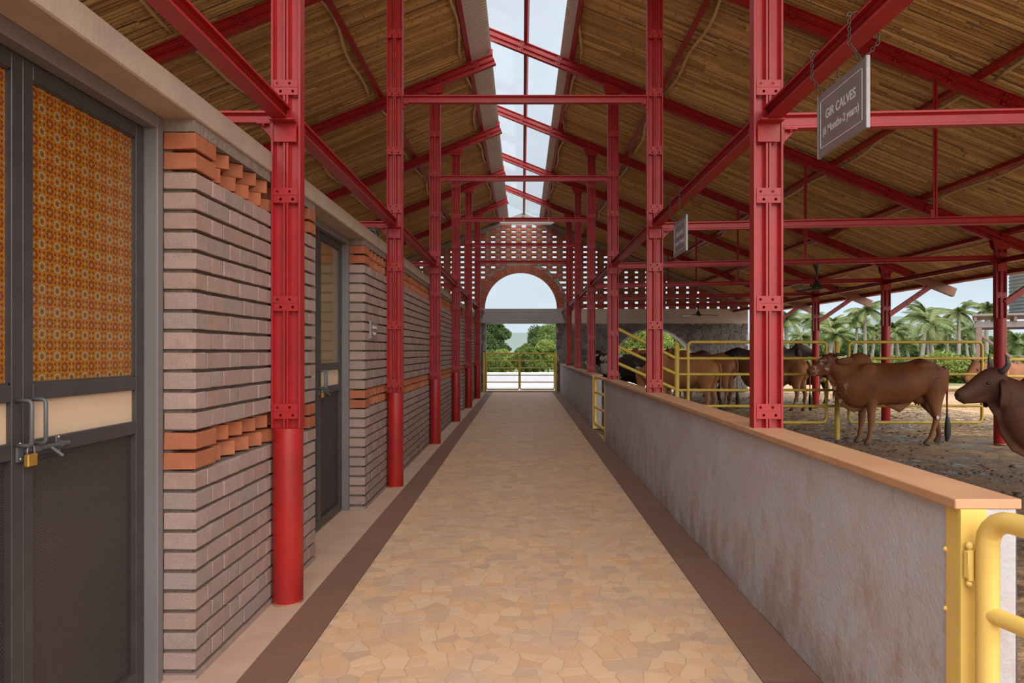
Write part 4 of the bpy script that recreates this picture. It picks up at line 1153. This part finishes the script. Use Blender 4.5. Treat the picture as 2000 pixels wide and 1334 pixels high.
def cow(label, loc, rz, m, s=1.0, vox=.020, pitch=0.0, yaw=0.0, horns='curve', ears=('back','hang'), eartag=None, hump=1.0, fat=1.0, legs=(0,0,0,0), udder=True, patchleg=False, far=False, naval=1.0, group='cattle in the pen', name='cow', dewlap=1.0):
    """head towards -x, feet at z=0; one continuous body mesh, with horns, ears, eyes and tail as parts"""
    t = thing(name, loc, label, 'cow' if name == 'cow' else 'calf', group, rz=rz); t.scale = (s, s, s)
    pv = Vector((-.66, 0, 1.06)); RH = Matrix.Rotation(yaw, 3, 'Z') @ Matrix.Rotation(pitch, 3, 'Y')
    def H(x, y, z): return pv+RH @ (Vector((x, y, z))-pv)
    B = MB(); n = 18
    st = [(-.87,1.06,.84,.06),(-.80,1.13,.72,.125),(-.68,1.20,.60,.175),(-.55,1.245,.555,.205),(-.42,1.25,.56,.225),(-.25,1.238,.585,.255),(-.05,1.232,.61,.285),(.12,1.238,.615,.290),(.26,1.255,.645,.275),(.38,1.292,.70,.250),(.46,1.305,.745,.235),(.58,1.268,.79,.215),(.70,1.212,.84,.180),(.79,1.155,.90,.125),(.835,1.095,.95,.05)]
    rings = []; n = 36; fine = []
    for i in range(len(st)-1):
        p0, p1, p2, p3 = st[max(i-1,0)], st[i], st[i+1], st[min(i+2,len(st)-1)]
        for k in range(4):
            u = k/4; fine.append(tuple(.5*((2*b)+(-a+c)*u+(2*a-5*b+4*c-d)*u*u+(-a+3*b-3*c+d)*u**3) for a, b, c, d in zip(p0,p1,p2,p3)))
    fine.append(st[-1])
    for x, zt, zb, wd in fine:
        cz, h = (zt+zb)/2, (zt-zb)/2; rg = []
        for j in range(n):
            a = 2*PI*j/n; c, sn = math.cos(a), math.sin(a)
            wz_ = wd*fat*(1.0-.24*max(0, c)**1.5)
            rg.append((x, math.copysign(abs(sn)**.85, sn)*wz_, cz+h*math.copysign(abs(c)**.9, c)))
        rings.append(rg)
    B.loft(rings)
    # hump, shoulders, haunches, hip bones
    B.ball((-.475,0,1.235), (.185,.085,.135*hump), 24, 18); B.ball((-.56,0,1.20), (.20,.085,.085*hump), 24, 16)
    for sg in (-1, 1):
        B.ball((-.40,sg*.128*fat,.93), (.22,.085,.30), 24, 18); B.ball((.61,sg*.125,.93), (.185,.105,.25), 24, 18)
        B.ball((.43,sg*.135,1.205), (.13,.055,.062), 20, 14); B.ball((.77,sg*.085,1.10), (.05,.035,.05), 16, 12)
    # neck and head
    B.tube([(-.42,0,1.0), (-.62,0,1.01), H(-.78,0,1.11), H(-.92,0,1.215)], [.27,.235,.175,.125], 28, [.55,.60,.62,.68])
    hd = [(-.845,1.285,.075,.9),(-.89,1.283,.110,.80),(-.95,1.258,.122,.76),(-1.02,1.220,.118,.70),(-1.10,1.178,.098,.66),(-1.18,1.135,.080,.70),(-1.245,1.105,.072,.82),(-1.285,1.088,.052,.85)]
    B.tube([H(a,0,b) for a, b, c, d in hd], [c for a, b, c, d in hd], 16, [d for a, b, c, d in hd])
    B.ball(H(-.925,0,1.325), (.075,.075,.060), 12, 8)
    B.tube([H(-.90,0,1.17), H(-1.0,0,1.115), H(-1.12,0,1.075), H(-1.235,0,1.055)], [.085,.075,.05,.035], 12, [.6,.6,.6,.7])
    for sg in (-1, 1): B.ball(H(-1.02,sg*.066,1.245), (.05,.025,.028), 10, 6)
    # dewlap and brisket
    dl = .07*dewlap
    B.tube([H(-.98,0,1.06), H(-.86,0,.93), (-.80,0,.78), (-.70,0,.62), (-.55,0,.535), (-.40,0,.55)], [.04,dl,dl+.02,dl+.01,dl,.03], 10, [.35]*6)
    # belly flap and udder
    if naval: B.tube([(-.08,0,.61), (.05,0,.575), (.13,0,.545), (.22,0,.60), (.34,0,.68)], [.03,.055*naval,.075*naval,.05,.03], 10, [.45]*5)
    if udder: B.ball((.44,0,.68), (.12,.095,.075), 12, 8); [B.tube([(xx,yy,.64),(xx,yy,.575)], [.016,.012], 6) for xx in (.40,.49) for yy in (-.045,.045)]
    # legs
    for sg, dx in ((-1, legs[0]), (1, legs[1])):
        y = sg*.135
        B.tube([(-.37,y,.90),(-.365,y,.74),(-.36,y,.60),(-.355+.2*dx,y,.48),(-.350+.4*dx,y,.385),(-.350+.45*dx,y,.345),(-.358+.7*dx,y,.22),(-.362+.88*dx,y,.115),(-.378+.95*dx,y,.075),(-.395+dx,y,.035),(-.40+dx,y,0)],
               [.115,.098,.078,.060,.056,.050,.036,.040,.040,.052,.058], 12, [.72,.75,.8,.85,.95,.95,.9,1,1,.85,.85], up=(1,0,0))
    for sg, dx in ((-1, legs[2]), (1, legs[3])):
        y = sg*.135
        B.tube([(.56,y,1.00),(.575,y,.86),(.585,y,.72),(.615+.15*dx,y,.59),(.655+.35*dx,y,.47),(.672+.45*dx,y,.405),(.660+.55*dx,y,.345),(.640+.75*dx,y,.22),(.625+.9*dx,y,.115),(.600+.95*dx,y,.075),(.575+dx,y,.035),(.565+dx,y,0)],
               [.19,.178,.145,.098,.064,.056,.045,.036,.040,.040,.052,.058], 12, [.58,.60,.62,.66,.75,.8,.85,.9,1,1,.85,.85], up=(1,0,0))
    body = link('body', remeshed(B, vox, 'body', m), t)
    # muzzle, nostrils, eyes
    mz = MB().ball(H(-1.270,0,1.094), (.026,.041,.037), 12, 8).build('muzzle', M['skin_dark'], t, smooth=True, local=True)
    for sg in (-1, 1):
        if not far:
            MB().ball(H(-1.03,sg*.082,1.232), (.022,.012,.016), 10, 6).build('eye', M['eye'], t, smooth=True, local=True)
            MB().ball(H(-1.289,sg*.023,1.108), (.007,.008,.010), 8, 6).build('nostril', M['eye'], mz, smooth=True, local=True)
        if horns == 'curve': pts = [(-.90,.055,1.345),(-.875,.10,1.365),(-.835,.135,1.36),(-.80,.15,1.345),(-.785,.155,1.365)]; rad = [.030,.027,.021,.013,.004]
        elif horns == 'up': pts = [(-.905,.055,1.335),(-.89,.10,1.36),(-.875,.125,1.41),(-.885,.125,1.47),(-.90,.115,1.51)]; rad = [.032,.029,.024,.015,.004]
        elif horns == 'short': pts = [(-.905,.05,1.335),(-.90,.075,1.375),(-.905,.085,1.42),(-.915,.085,1.455)]; rad = [.026,.021,.013,.003]
        else: pts = None
        if pts: MB().tube([H(a,sg*b,c) for a, b, c in pts], rad, 10, up=(0,1,0)).build('horn', M['horn'], t, smooth=True, local=True)
        e = ears[0 if sg < 0 else 1]
        if e == 'back': ep = [(-.90,.075,1.265),(-.85,.115,1.255),(-.78,.135,1.262),(-.70,.135,1.275),(-.635,.125,1.285)]
        elif e == 'side': ep = [(-.90,.075,1.275),(-.88,.14,1.265),(-.86,.21,1.245),(-.85,.27,1.23),(-.85,.31,1.22)]
        elif e == 'low': ep = [(-.905,.06,1.25),(-.91,.085,1.13),(-.945,.085,1.03),(-1.0,.075,.975),(-1.06,.065,.965)]
        else: ep = [(-.905,.078,1.26),(-.90,.115,1.215),(-.895,.13,1.13),(-.91,.125,1.05),(-.935,.115,.985)]
        er = MB().tube([H(a,sg*b,c) for a, b, c in ep], [.026,.042,.056,.050,.016], 12, [.5,.28,.22,.22,.3], up=(1,0,0) if e != 'back' else (0,0,1)).build('ear', m, t, smooth=True, local=True)
        if eartag == sg:
            c = H(ep[3][0]+.02, sg*ep[3][1]-.018, ep[3][2]+.01)
            MB().ball(c, (.026,.006,.030), 10, 6).build('ear_tag', M['tag_yellow'], er, smooth=True, local=True)
    # tail
    tl_ = MB().tube([(.79,0,1.165),(.845,0,1.13),(.868,0,1.04),(.862,0,.85),(.858,0,.62),(.86,0,.42)], [.034,.030,.022,.016,.013,.013], 10, up=(1,0,0)).build('tail', m, t, smooth=True, local=True)
    MB().tube([(.858,0,.44),(.865,0,.38),(.872,0,.27),(.870,.005,.15),(.862,.008,.06),(.855,.008,.03)], [.013,.030,.046,.046,.028,.006], 10, [.8]*6, up=(1,0,0)).build('tail_tuft', M['tail_black'], tl_, smooth=True, local=True)
    if patchleg: MB().ball((.600,-.192,.42), (.026,.006,.030), 8, 6).build('leg_patch', M['bandage'], t, smooth=True, local=True)
    return t
DG = math.radians
# the standing brown cow in front of the fence
cow('standing brown zebu cow with pale flecks on face and dewlap, in front of the fence', (wx(1739.5,10.45), 10.45, 0), 0, HB, 1.0, .014, 0, .10, 'curve', ('back','low'), 1, 1.15, 1.0, (-.03,-.05,-.10,.22), True, True)
cow('dark brown zebu with upright horns and a long drooping ear, close to the parapet', (3.914+1.30*.93, 6.2, -.015), 0, HD, .93, .014, 0, 0, 'up', ('hang','hang'), None, .6, 1.05, (0,.08,0,.06), False)
cow('brown cow with upright horns looking out from behind the standing cow', (9.10, 12.4, -.05), DG(4), HR, 1.0, .022, -.25, .2, 'up', ('hang','hang'), -1, .8)
# cattle behind the fence
cow('black and white cow standing behind the parapet columns', (2.75, 16.9, 0), DG(-38), HW, 1.08, .024, -.15, .1, 'curve', ('side','side'), None, .15, 1.05, (0,.05,0,-.05), True, far=True, naval=.6, dewlap=.4)
cow('red-brown cow behind the black and white cow near the stone arch', (3.75, 19.2, 0), DG(35), HR, 1.06, .026, .15, .5, None, ('hang','hang'), None, 1.0, far=True)
cow('tan cow with its rump by the fence post below the ramp rails', (3.42, 14.75, 0), DG(-36), HT, 1.0, .022, -1.1, 0, 'short', ('hang','hang'), None, .9, 1.1, (0,.06,-.05,.05), True, far=True)
cow('reddish cow standing just behind the tan cow', (4.45, 17.0, 0), DG(-40), HR, 1.05, .024, .1, -.25, 'short', ('hang','hang'), None, 1.0, 1.05, far=True)
cow('dark cow turned away beyond the tan cow, beside the stone wall', (5.0, 20.6, 0), DG(20), HD, 1.1, .028, 0, -.4, None, ('side','side'), None, 1.0, far=True)
cow('black-brown bull with a high back, its hind legs in the mud', (6.38, 18.6, 0), DG(170), HM, 1.16, .024, .1, 0, 'short', ('hang','hang'), None, .9, 1.1, (0,.05,0,.06), False, far=True)
cow('brown cow with a yellow ear tag facing the reddish cow, by a column', (6.02, 16.4, 0), DG(-46), HR, 1.0, .022, -.35, -.2, 'short', ('hang','hang'), -1, 1.0, 1.0, (0,.06,-.1,.06), far=True)
cow('black calf seen from behind, left of the outer column', (7.75, 18.6, 0), DG(-72), HK, .80, .026, .2, 0, None, ('side','side'), None, .4, .95, far=True, udder=False, naval=0, name='calf', group='calves in the pen')
cow('pale tan calf standing behind the outer column', (8.55, 19.0, 0), DG(60), HP, .84, .026, .2, 0, None, ('side','side'), None, .4, .95, far=True, udder=False, naval=0, name='calf', group='calves in the pen')

# ------------------------------------------------------------------ outdoors
lw = MB().bbox(-14, 9.5, 31, 31.35, -.03, .43, .01).build('wall_garden', M['white_wall']); tag(lw, kind='structure')
ap = MB().box(-8, 8, GS+.3, 31, -.025, -.012).build('floor_yard', M['white_wall']); tag(ap, kind='structure')

def foliage(clumps, leaf, seed, n, name, m, parent):
    """many small pointed leaves over lumpy clumps, made with numpy"""
    rg = np.random.default_rng(seed); tot = sum((r[0]*r[1]*r[2])**.75 for _, r in clumps); P = []
    for (cx, cy, cz), (rx, ry, rz) in clumps:
        k = int(n*(rx*ry*rz)**.75/tot)
        a = rg.uniform(0, 2*PI, k); u = rg.uniform(-.8, 1, k); q = np.sqrt(1-u*u)
        ph = rg.uniform(0, 6, 3)
        lump = 1+.16*np.sin(3.1*a+ph[0])*np.cos(4.3*u+ph[1])+.09*np.sin(7.3*a+5*u+ph[2])
        rr_ = (1-.34*rg.random(k)**1.6)*lump
        P.append(np.stack([cx+np.cos(a)*q*rx*rr_, cy+np.sin(a)*q*ry*rr_, cz+u*rz*rr_], 1))
    P = np.concatenate(P); k = len(P)
    d = rg.normal(0, 1, (k,3)); d[:,2] = d[:,2]*.7+.35; d /= np.linalg.norm(d, axis=1)[:,None]
    e = np.cross(d, rg.normal(0, 1, (k,3))); e /= np.linalg.norm(e, axis=1)[:,None]; f = np.cross(d, e)
    L = (leaf*rg.uniform(.6, 1.3, k))[:,None]
    V = np.stack([P-e*L, P+f*L*.45, P+e*L, P-f*L*.45], 1).reshape(-1, 3)-np.array(wloc(parent))
    me = bpy.data.meshes.new(name); me.vertices.add(4*k); me.vertices.foreach_set('co', V.astype(np.float32).ravel())
    me.loops.add(4*k); me.loops.foreach_set('vertex_index', np.arange(4*k, dtype=np.int32))
    me.polygons.add(k); me.polygons.foreach_set('loop_start', np.arange(0, 4*k, 4, dtype=np.int32))
    me.update(); me.validate(); me.materials.append(m)
    return link(name, me, parent)
def tree(label, x, y, h, spread, m, seed, n=5200, leaf=.16, name='tree', trunk=True, base=0, cl=9):
    rnd = random.Random(seed); t = thing(name, (x, y, -.03), label, 'tree' if name == 'tree' else 'bush', 'trees outside' if name == 'tree' else 'bushes outside')
    clumps = []
    for k in range(cl):
        a = rnd.uniform(0, 2*PI); rr_ = spread*rnd.uniform(.05, .75); zz = h*rnd.uniform(.35 if trunk else .15, .86)
        sz = spread*rnd.uniform(.28, .5); clumps.append(((x+math.cos(a)*rr_, y+math.sin(a)*rr_, zz), (sz, sz, sz*rnd.uniform(.55,.8))))
    clumps.append(((x, y, h*.5), (spread*.7, spread*.7, h*.36)))
    foliage(clumps, leaf*.38, seed, int(n*5), 'foliage', m, t)
    if trunk:
        mb = MB(); mb.tube([(x,y,-.03),(x+.1,y,h*.3),(x-.05,y,h*.7)], [.05*spread+.06,.04*spread+.04,.03], 8)
        for (cx,cy,cz), r in clumps[:6]: mb.tube([(x+.05,y,h*.32),((x+cx)/2,(y+cy)/2,(h*.35+cz)/2),(cx,cy,cz)], [.06,.045,.02], 6)
        mb.build('trunk', M['bark'], t, smooth=True)
    else:
        MB().tube([(x,y,-.03),(x+.05,y,h*.5)], [.05,.02], 6).build('stem', M['bark'], t)
tree('tall dark green tree beyond the garden wall, beside the brick wall side of the gate', wx(945,40), 40, 3.75, 1.5, M['leaf3'], 1, 7000, .17)
tree('broad mid green tree rising behind the gate leaf at the parapet side', wx(1085,40.5), 40.5, 3.55, 1.5, M['leaf1'], 2, 7500, .17)
tree('small-crowned tree with a peak standing behind the gate leaves', wx(1048,46), 46, 3.5, .9, M['leaf3'], 3, 5000, .15)
tree('round yellow-green bush behind the gate beside the tall dark tree', wx(985,36.3), 36.3, 1.5, .87, M['leaf2'], 4, 4500, .14, 'bush', False)
tree('spreading mid green bush centred behind the gate leaves', wx(1032,33.2), 33.2, 1.8, .75, M['leaf1'], 5, 6000, .15, 'bush', False)
tree('low yellow-green bush at the foot of the broad tree', wx(1070,36.3), 36.3, 2.1, .87, M['leaf2'], 6, 4200, .14, 'bush', False)
tree('low deep green bush at the foot of the tall dark tree', wx(953,33.2), 33.2, 1.6, .75, M['leaf1'], 14, 3800, .14, 'bush', False)
tree('yellow-green tree filling the near side of the stone arch', wx(1258,38), 38, 3.6, 2.3, M['leaf2'], 7, 7500, .17)
tree('mid green tree filling the far side of the stone arch', wx(1325,45), 45, 4.0, 2.3, M['leaf1'], 8, 7000, .17)
hb = [(1545,31,.62,1.6,'leaf1','mid green bush under the palms beside the parapet column'),(1598,35,.60,1.7,'leaf2','yellow-green bush under the palms behind the pale calf'),(1650,39,.60,1.6,'leaf3','deep green bush under the palms behind the tall fence post'),
      (1712,31,.62,1.8,'leaf2','wide yellow-green bush behind the back of the standing brown cow'),(1775,35,.66,1.7,'leaf1','mid green bush behind the rump of the standing brown cow'),(1838,39,.90,1.6,'leaf1','taller green bush behind the upright horns'),
      (1892,31,.95,1.6,'leaf2','taller yellow-green bush by the water tank legs'),(1975,35,.95,1.7,'leaf1','green bush under the water tank stand')]
for k, (px, y, h, sp, m, lab) in enumerate(hb): tree(lab, wx(px,y), y, h, sp, M[m], 30+k, 4500, .19, 'bush', False)

def frond_mesh(seed, L):
    rnd = random.Random(seed); mb = MB(); n = 22; pts = []
    droop = rnd.uniform(.50, .90)
    for k in range(n+1):
        u = k/n; pts.append(Vector((L*(u*.92), 0, L*(.42*u-droop*u*u))))
    for k in range(n):
        a, b = pts[k], pts[k+1]; wd = .05*(1-k/n)+.012
        mb.add([a+Vector((0,-wd,0)), a+Vector((0,wd,0)), b+Vector((0,wd*.9,0)), b+Vector((0,-wd*.9,0))], [(0,1,2,3)])
        if k < 2: continue
        ll = L*.30*math.sin(PI*min(1, .18+.82*(k/n)))**.7*rnd.uniform(.85,1.1)+.1
        for sg in (-1, 1):
            for sub in (0, .33, .66):
                p = a.lerp(b, sub); d = (b-a).normalized(); tip = p+d*(ll*.55)+Vector((0, sg*ll*.75, -ll*rnd.uniform(.35,.75))); w_ = d*.022
                mb.add([p-w_, p+w_, tip], [(0,1,2)])
    return mb.mesh('frond', M['frond'])
FR = [frond_mesh(k, 1.5) for k in range(5)]
def palm(px, py, y, label, seed, size=1.0):
    rnd = random.Random(seed); x = wx(px, y); h = wz(py, y); lean = rnd.uniform(-.5, .5)
    t = thing('coconut_palm', (x, y, -.03), label, 'palm', 'coconut palms')
    n = 8; pts = [(x+lean*(1-(1-k/n)**2), y, -.03+h*k/n) for k in range(n+1)]; top = pts[-1]
    MB().tube(pts, [.17-.06*k/n for k in range(n+1)], 8).build('trunk', M['palm_bark'], t, smooth=True)
    nf = 20
    for k in range(nf):
        o = link('frond', FR[(k+seed) % 5], t, top); up = rnd.uniform(-.55, .95)
        o.rotation_euler = (rnd.uniform(-.3,.3), -up, 2*PI*k/nf*2.618+rnd.uniform(-.2,.2)); q = rnd.uniform(.85,1.15)*size; o.scale = (q, q, q)
    mb = MB()
    for k in range(6): a = rnd.random()*6.3; mb.ball((top[0]+math.cos(a)*.22, top[1]+math.sin(a)*.22, top[2]-.18-rnd.random()*.15), .12, 6, 5)
    mb.build('coconuts', M['coconut'], t, smooth=True)
pl = [(1545,628,48,'pale palm beside the parapet column, with hanging fronds',1.0),(1577,622,58,'palm just left of the first outer column in view',.95),(1618,640,50,'low palm between two outer columns, near the fence corner',.95),
      (1640,655,44,'short palm directly behind the yellow post by the cow head',.8),(1690,605,52,'tall slender palm leaning beside the middle outer column',1.05),(1665,632,60,'palm behind the tall slender one',.95),
      (1738,640,56,'palm just right of the middle outer column',.95),(1762,650,46,'short palm with spreading fronds behind the cow back',.85),(1795,612,50,'tall full-crowned palm above the cow back',1.05),
      (1830,630,42.5,'bright palm with arching fronds above the cow rump',1.0),(1872,612,55,'tall full-crowned palm behind the fence panel end',1.05),(1850,645,62,'distant palm between the two tall full-crowned ones',.95),
      (1925,605,48,'palm half hidden by the near outer column',1.0),(1910,640,58,'low distant palm beside the near outer column',.9),(1985,668,44,'short palm behind the bracing of the tank stand',.95),(1700,645,66,'distant low palm right of the tall slender one',.9),(1597,645,66,'distant low palm behind the first outer column',.9),(1560,660,62,'distant palm with a low crown near the parapet column',.95),(1634,628,70,'slim palm between the first outer column and the fence post',.95),(1720,658,71,'low palm right behind the middle outer column',.95),(1778,662,64,'low distant palm over the middle of the cow back',.95),(1812,650,60,'pale palm between the tall and the bright arching palm',.95),(1893,655,67,'low palm behind the corner of the fence panel',.95)]
for k, (px, py, y, lab, sz) in enumerate(pl): palm(px, py, y, lab, 100+k*3, sz)

behind = ['the pale palm beside the parapet column','the slim palm by the first outer column','the low palm near the fence corner','the tall slender palm','the middle outer column','the tall full-crowned palm','the bright arching palm','the fence panel end','the tank stand']
for k in range(9):
    tree('distant dark green tree seen far behind '+behind[k], wx(1540+58*k,80+11*(k%3)), 80+11*(k%3), 2.6+.4*(k%3)+.3*(k*7%2), 3.4, M['leaf3'], 60+k, 3000, .5, 'tree', True)
# hills
mb = MB(); n = 90
for k in range(n+1):
    x = -900+2200*k/n; h = 26+10*noise.noise((x*.0042, 1.3, 0))+7*noise.noise((x*.013, 4, 0))+32*math.exp(-((x-600)/190)**2)
    if x < 300: h += 16*math.exp(-((x-85)/50)**2)
    mb.v.append((x, 1100, -1)); mb.v.append((x, 1160+30*noise.noise((x*.01, 8, 1)), max(4, h)))
    mb.v.append((x, 1400, -1))
for k in range(n):
    a = 3*k; mb.f.append((a, a+3, a+4, a+1)); mb.f.append((a+1, a+4, a+5, a+2))
o = mb.build('hills', M['hill'], smooth=True); tag(o, kind='structure')

# thin daylight haze between the palms and the hills
hz = NT('haze'); hz.t.nodes.remove(hz.b); vsn = hz.n('ShaderNodeVolumeScatter'); vsn.inputs['Color'].default_value = (.50,.70,.95,1); vsn.inputs['Density'].default_value = .0005
hz.t.links.new(vsn.outputs[0], hz.out.inputs['Volume'])
tag(MB().box(-900, 1300, 180, 1085, -.02, 66).build('haze', hz.m), 'thin pale haze hanging before the distant hills', 'haze', kind='stuff')

# water tank on its braced steel stand, turned towards the pen
ts = thing('tank_stand', (wx(1906,22), 22, 0), 'brown braced steel stand with a slab carrying the ribbed tank', 'stand', rz=-math.radians(33.5))
zd = wz(618, 22)
def part(mb, name, m): return mb.build(name, m, ts, local=True)
part(MB().bbox(-.1, 4.4, -.1, 3.2, zd, zd+.07, .01), 'deck', M['slab_grey'])
for k in range(9): part(MB().bbox(-.05+k*.52, .03+k*.52, -.05, 3.1, zd-.17, zd, .005), 'joist', M['rust_steel'])
part(MB().bbox(-.05, 4.3, .05, .17, zd-.36, zd-.17, .005), 'girder', M['slab_grey']); part(MB().bbox(-.05, 4.3, 2.9, 3.02, zd-.36, zd-.17, .005), 'girder', M['slab_grey'])
for u in (0.0, 2.0, 4.1):
    for v in (.05, 2.9): part(MB().bbox(u, u+.16, v, v+.12, -.03, zd-.36, .008), 'leg', M['rust_steel'])
for a, b in ((.1, 2.05), (2.1, 4.15)):
    for q in (0, 1): part(MB().cyl((a, .1, 1.95 if q else .2), (b, .1, .2 if q else 1.95), .045, 6), 'brace', M['rust_steel'])
tk = thing('water_tank', (0, 0, 0), 'grey ribbed water tank standing on the braced stand', 'tank')
R3 = Matrix.Rotation(-math.radians(33.5), 3, 'Z'); c = Vector((wx(1906,22), 22, zd+.07)) + R3 @ Vector((2.22, 1.5, 0)); tk.location = c
rt = 1.32; prof = [(.02, 0)]; z = 0
while z < 1.35: prof += [(rt-.02, z), (rt-.02, z+.07), (rt, z+.085), (rt, z+.10)]; z += .115
prof += [(rt-.05, z), (rt*.6, z+.22), (.3, z+.32), (.02, z+.34)]
autosmooth(MB().lathe(prof, c, 40).build('tank_shell', M['tank'], tk), 30)
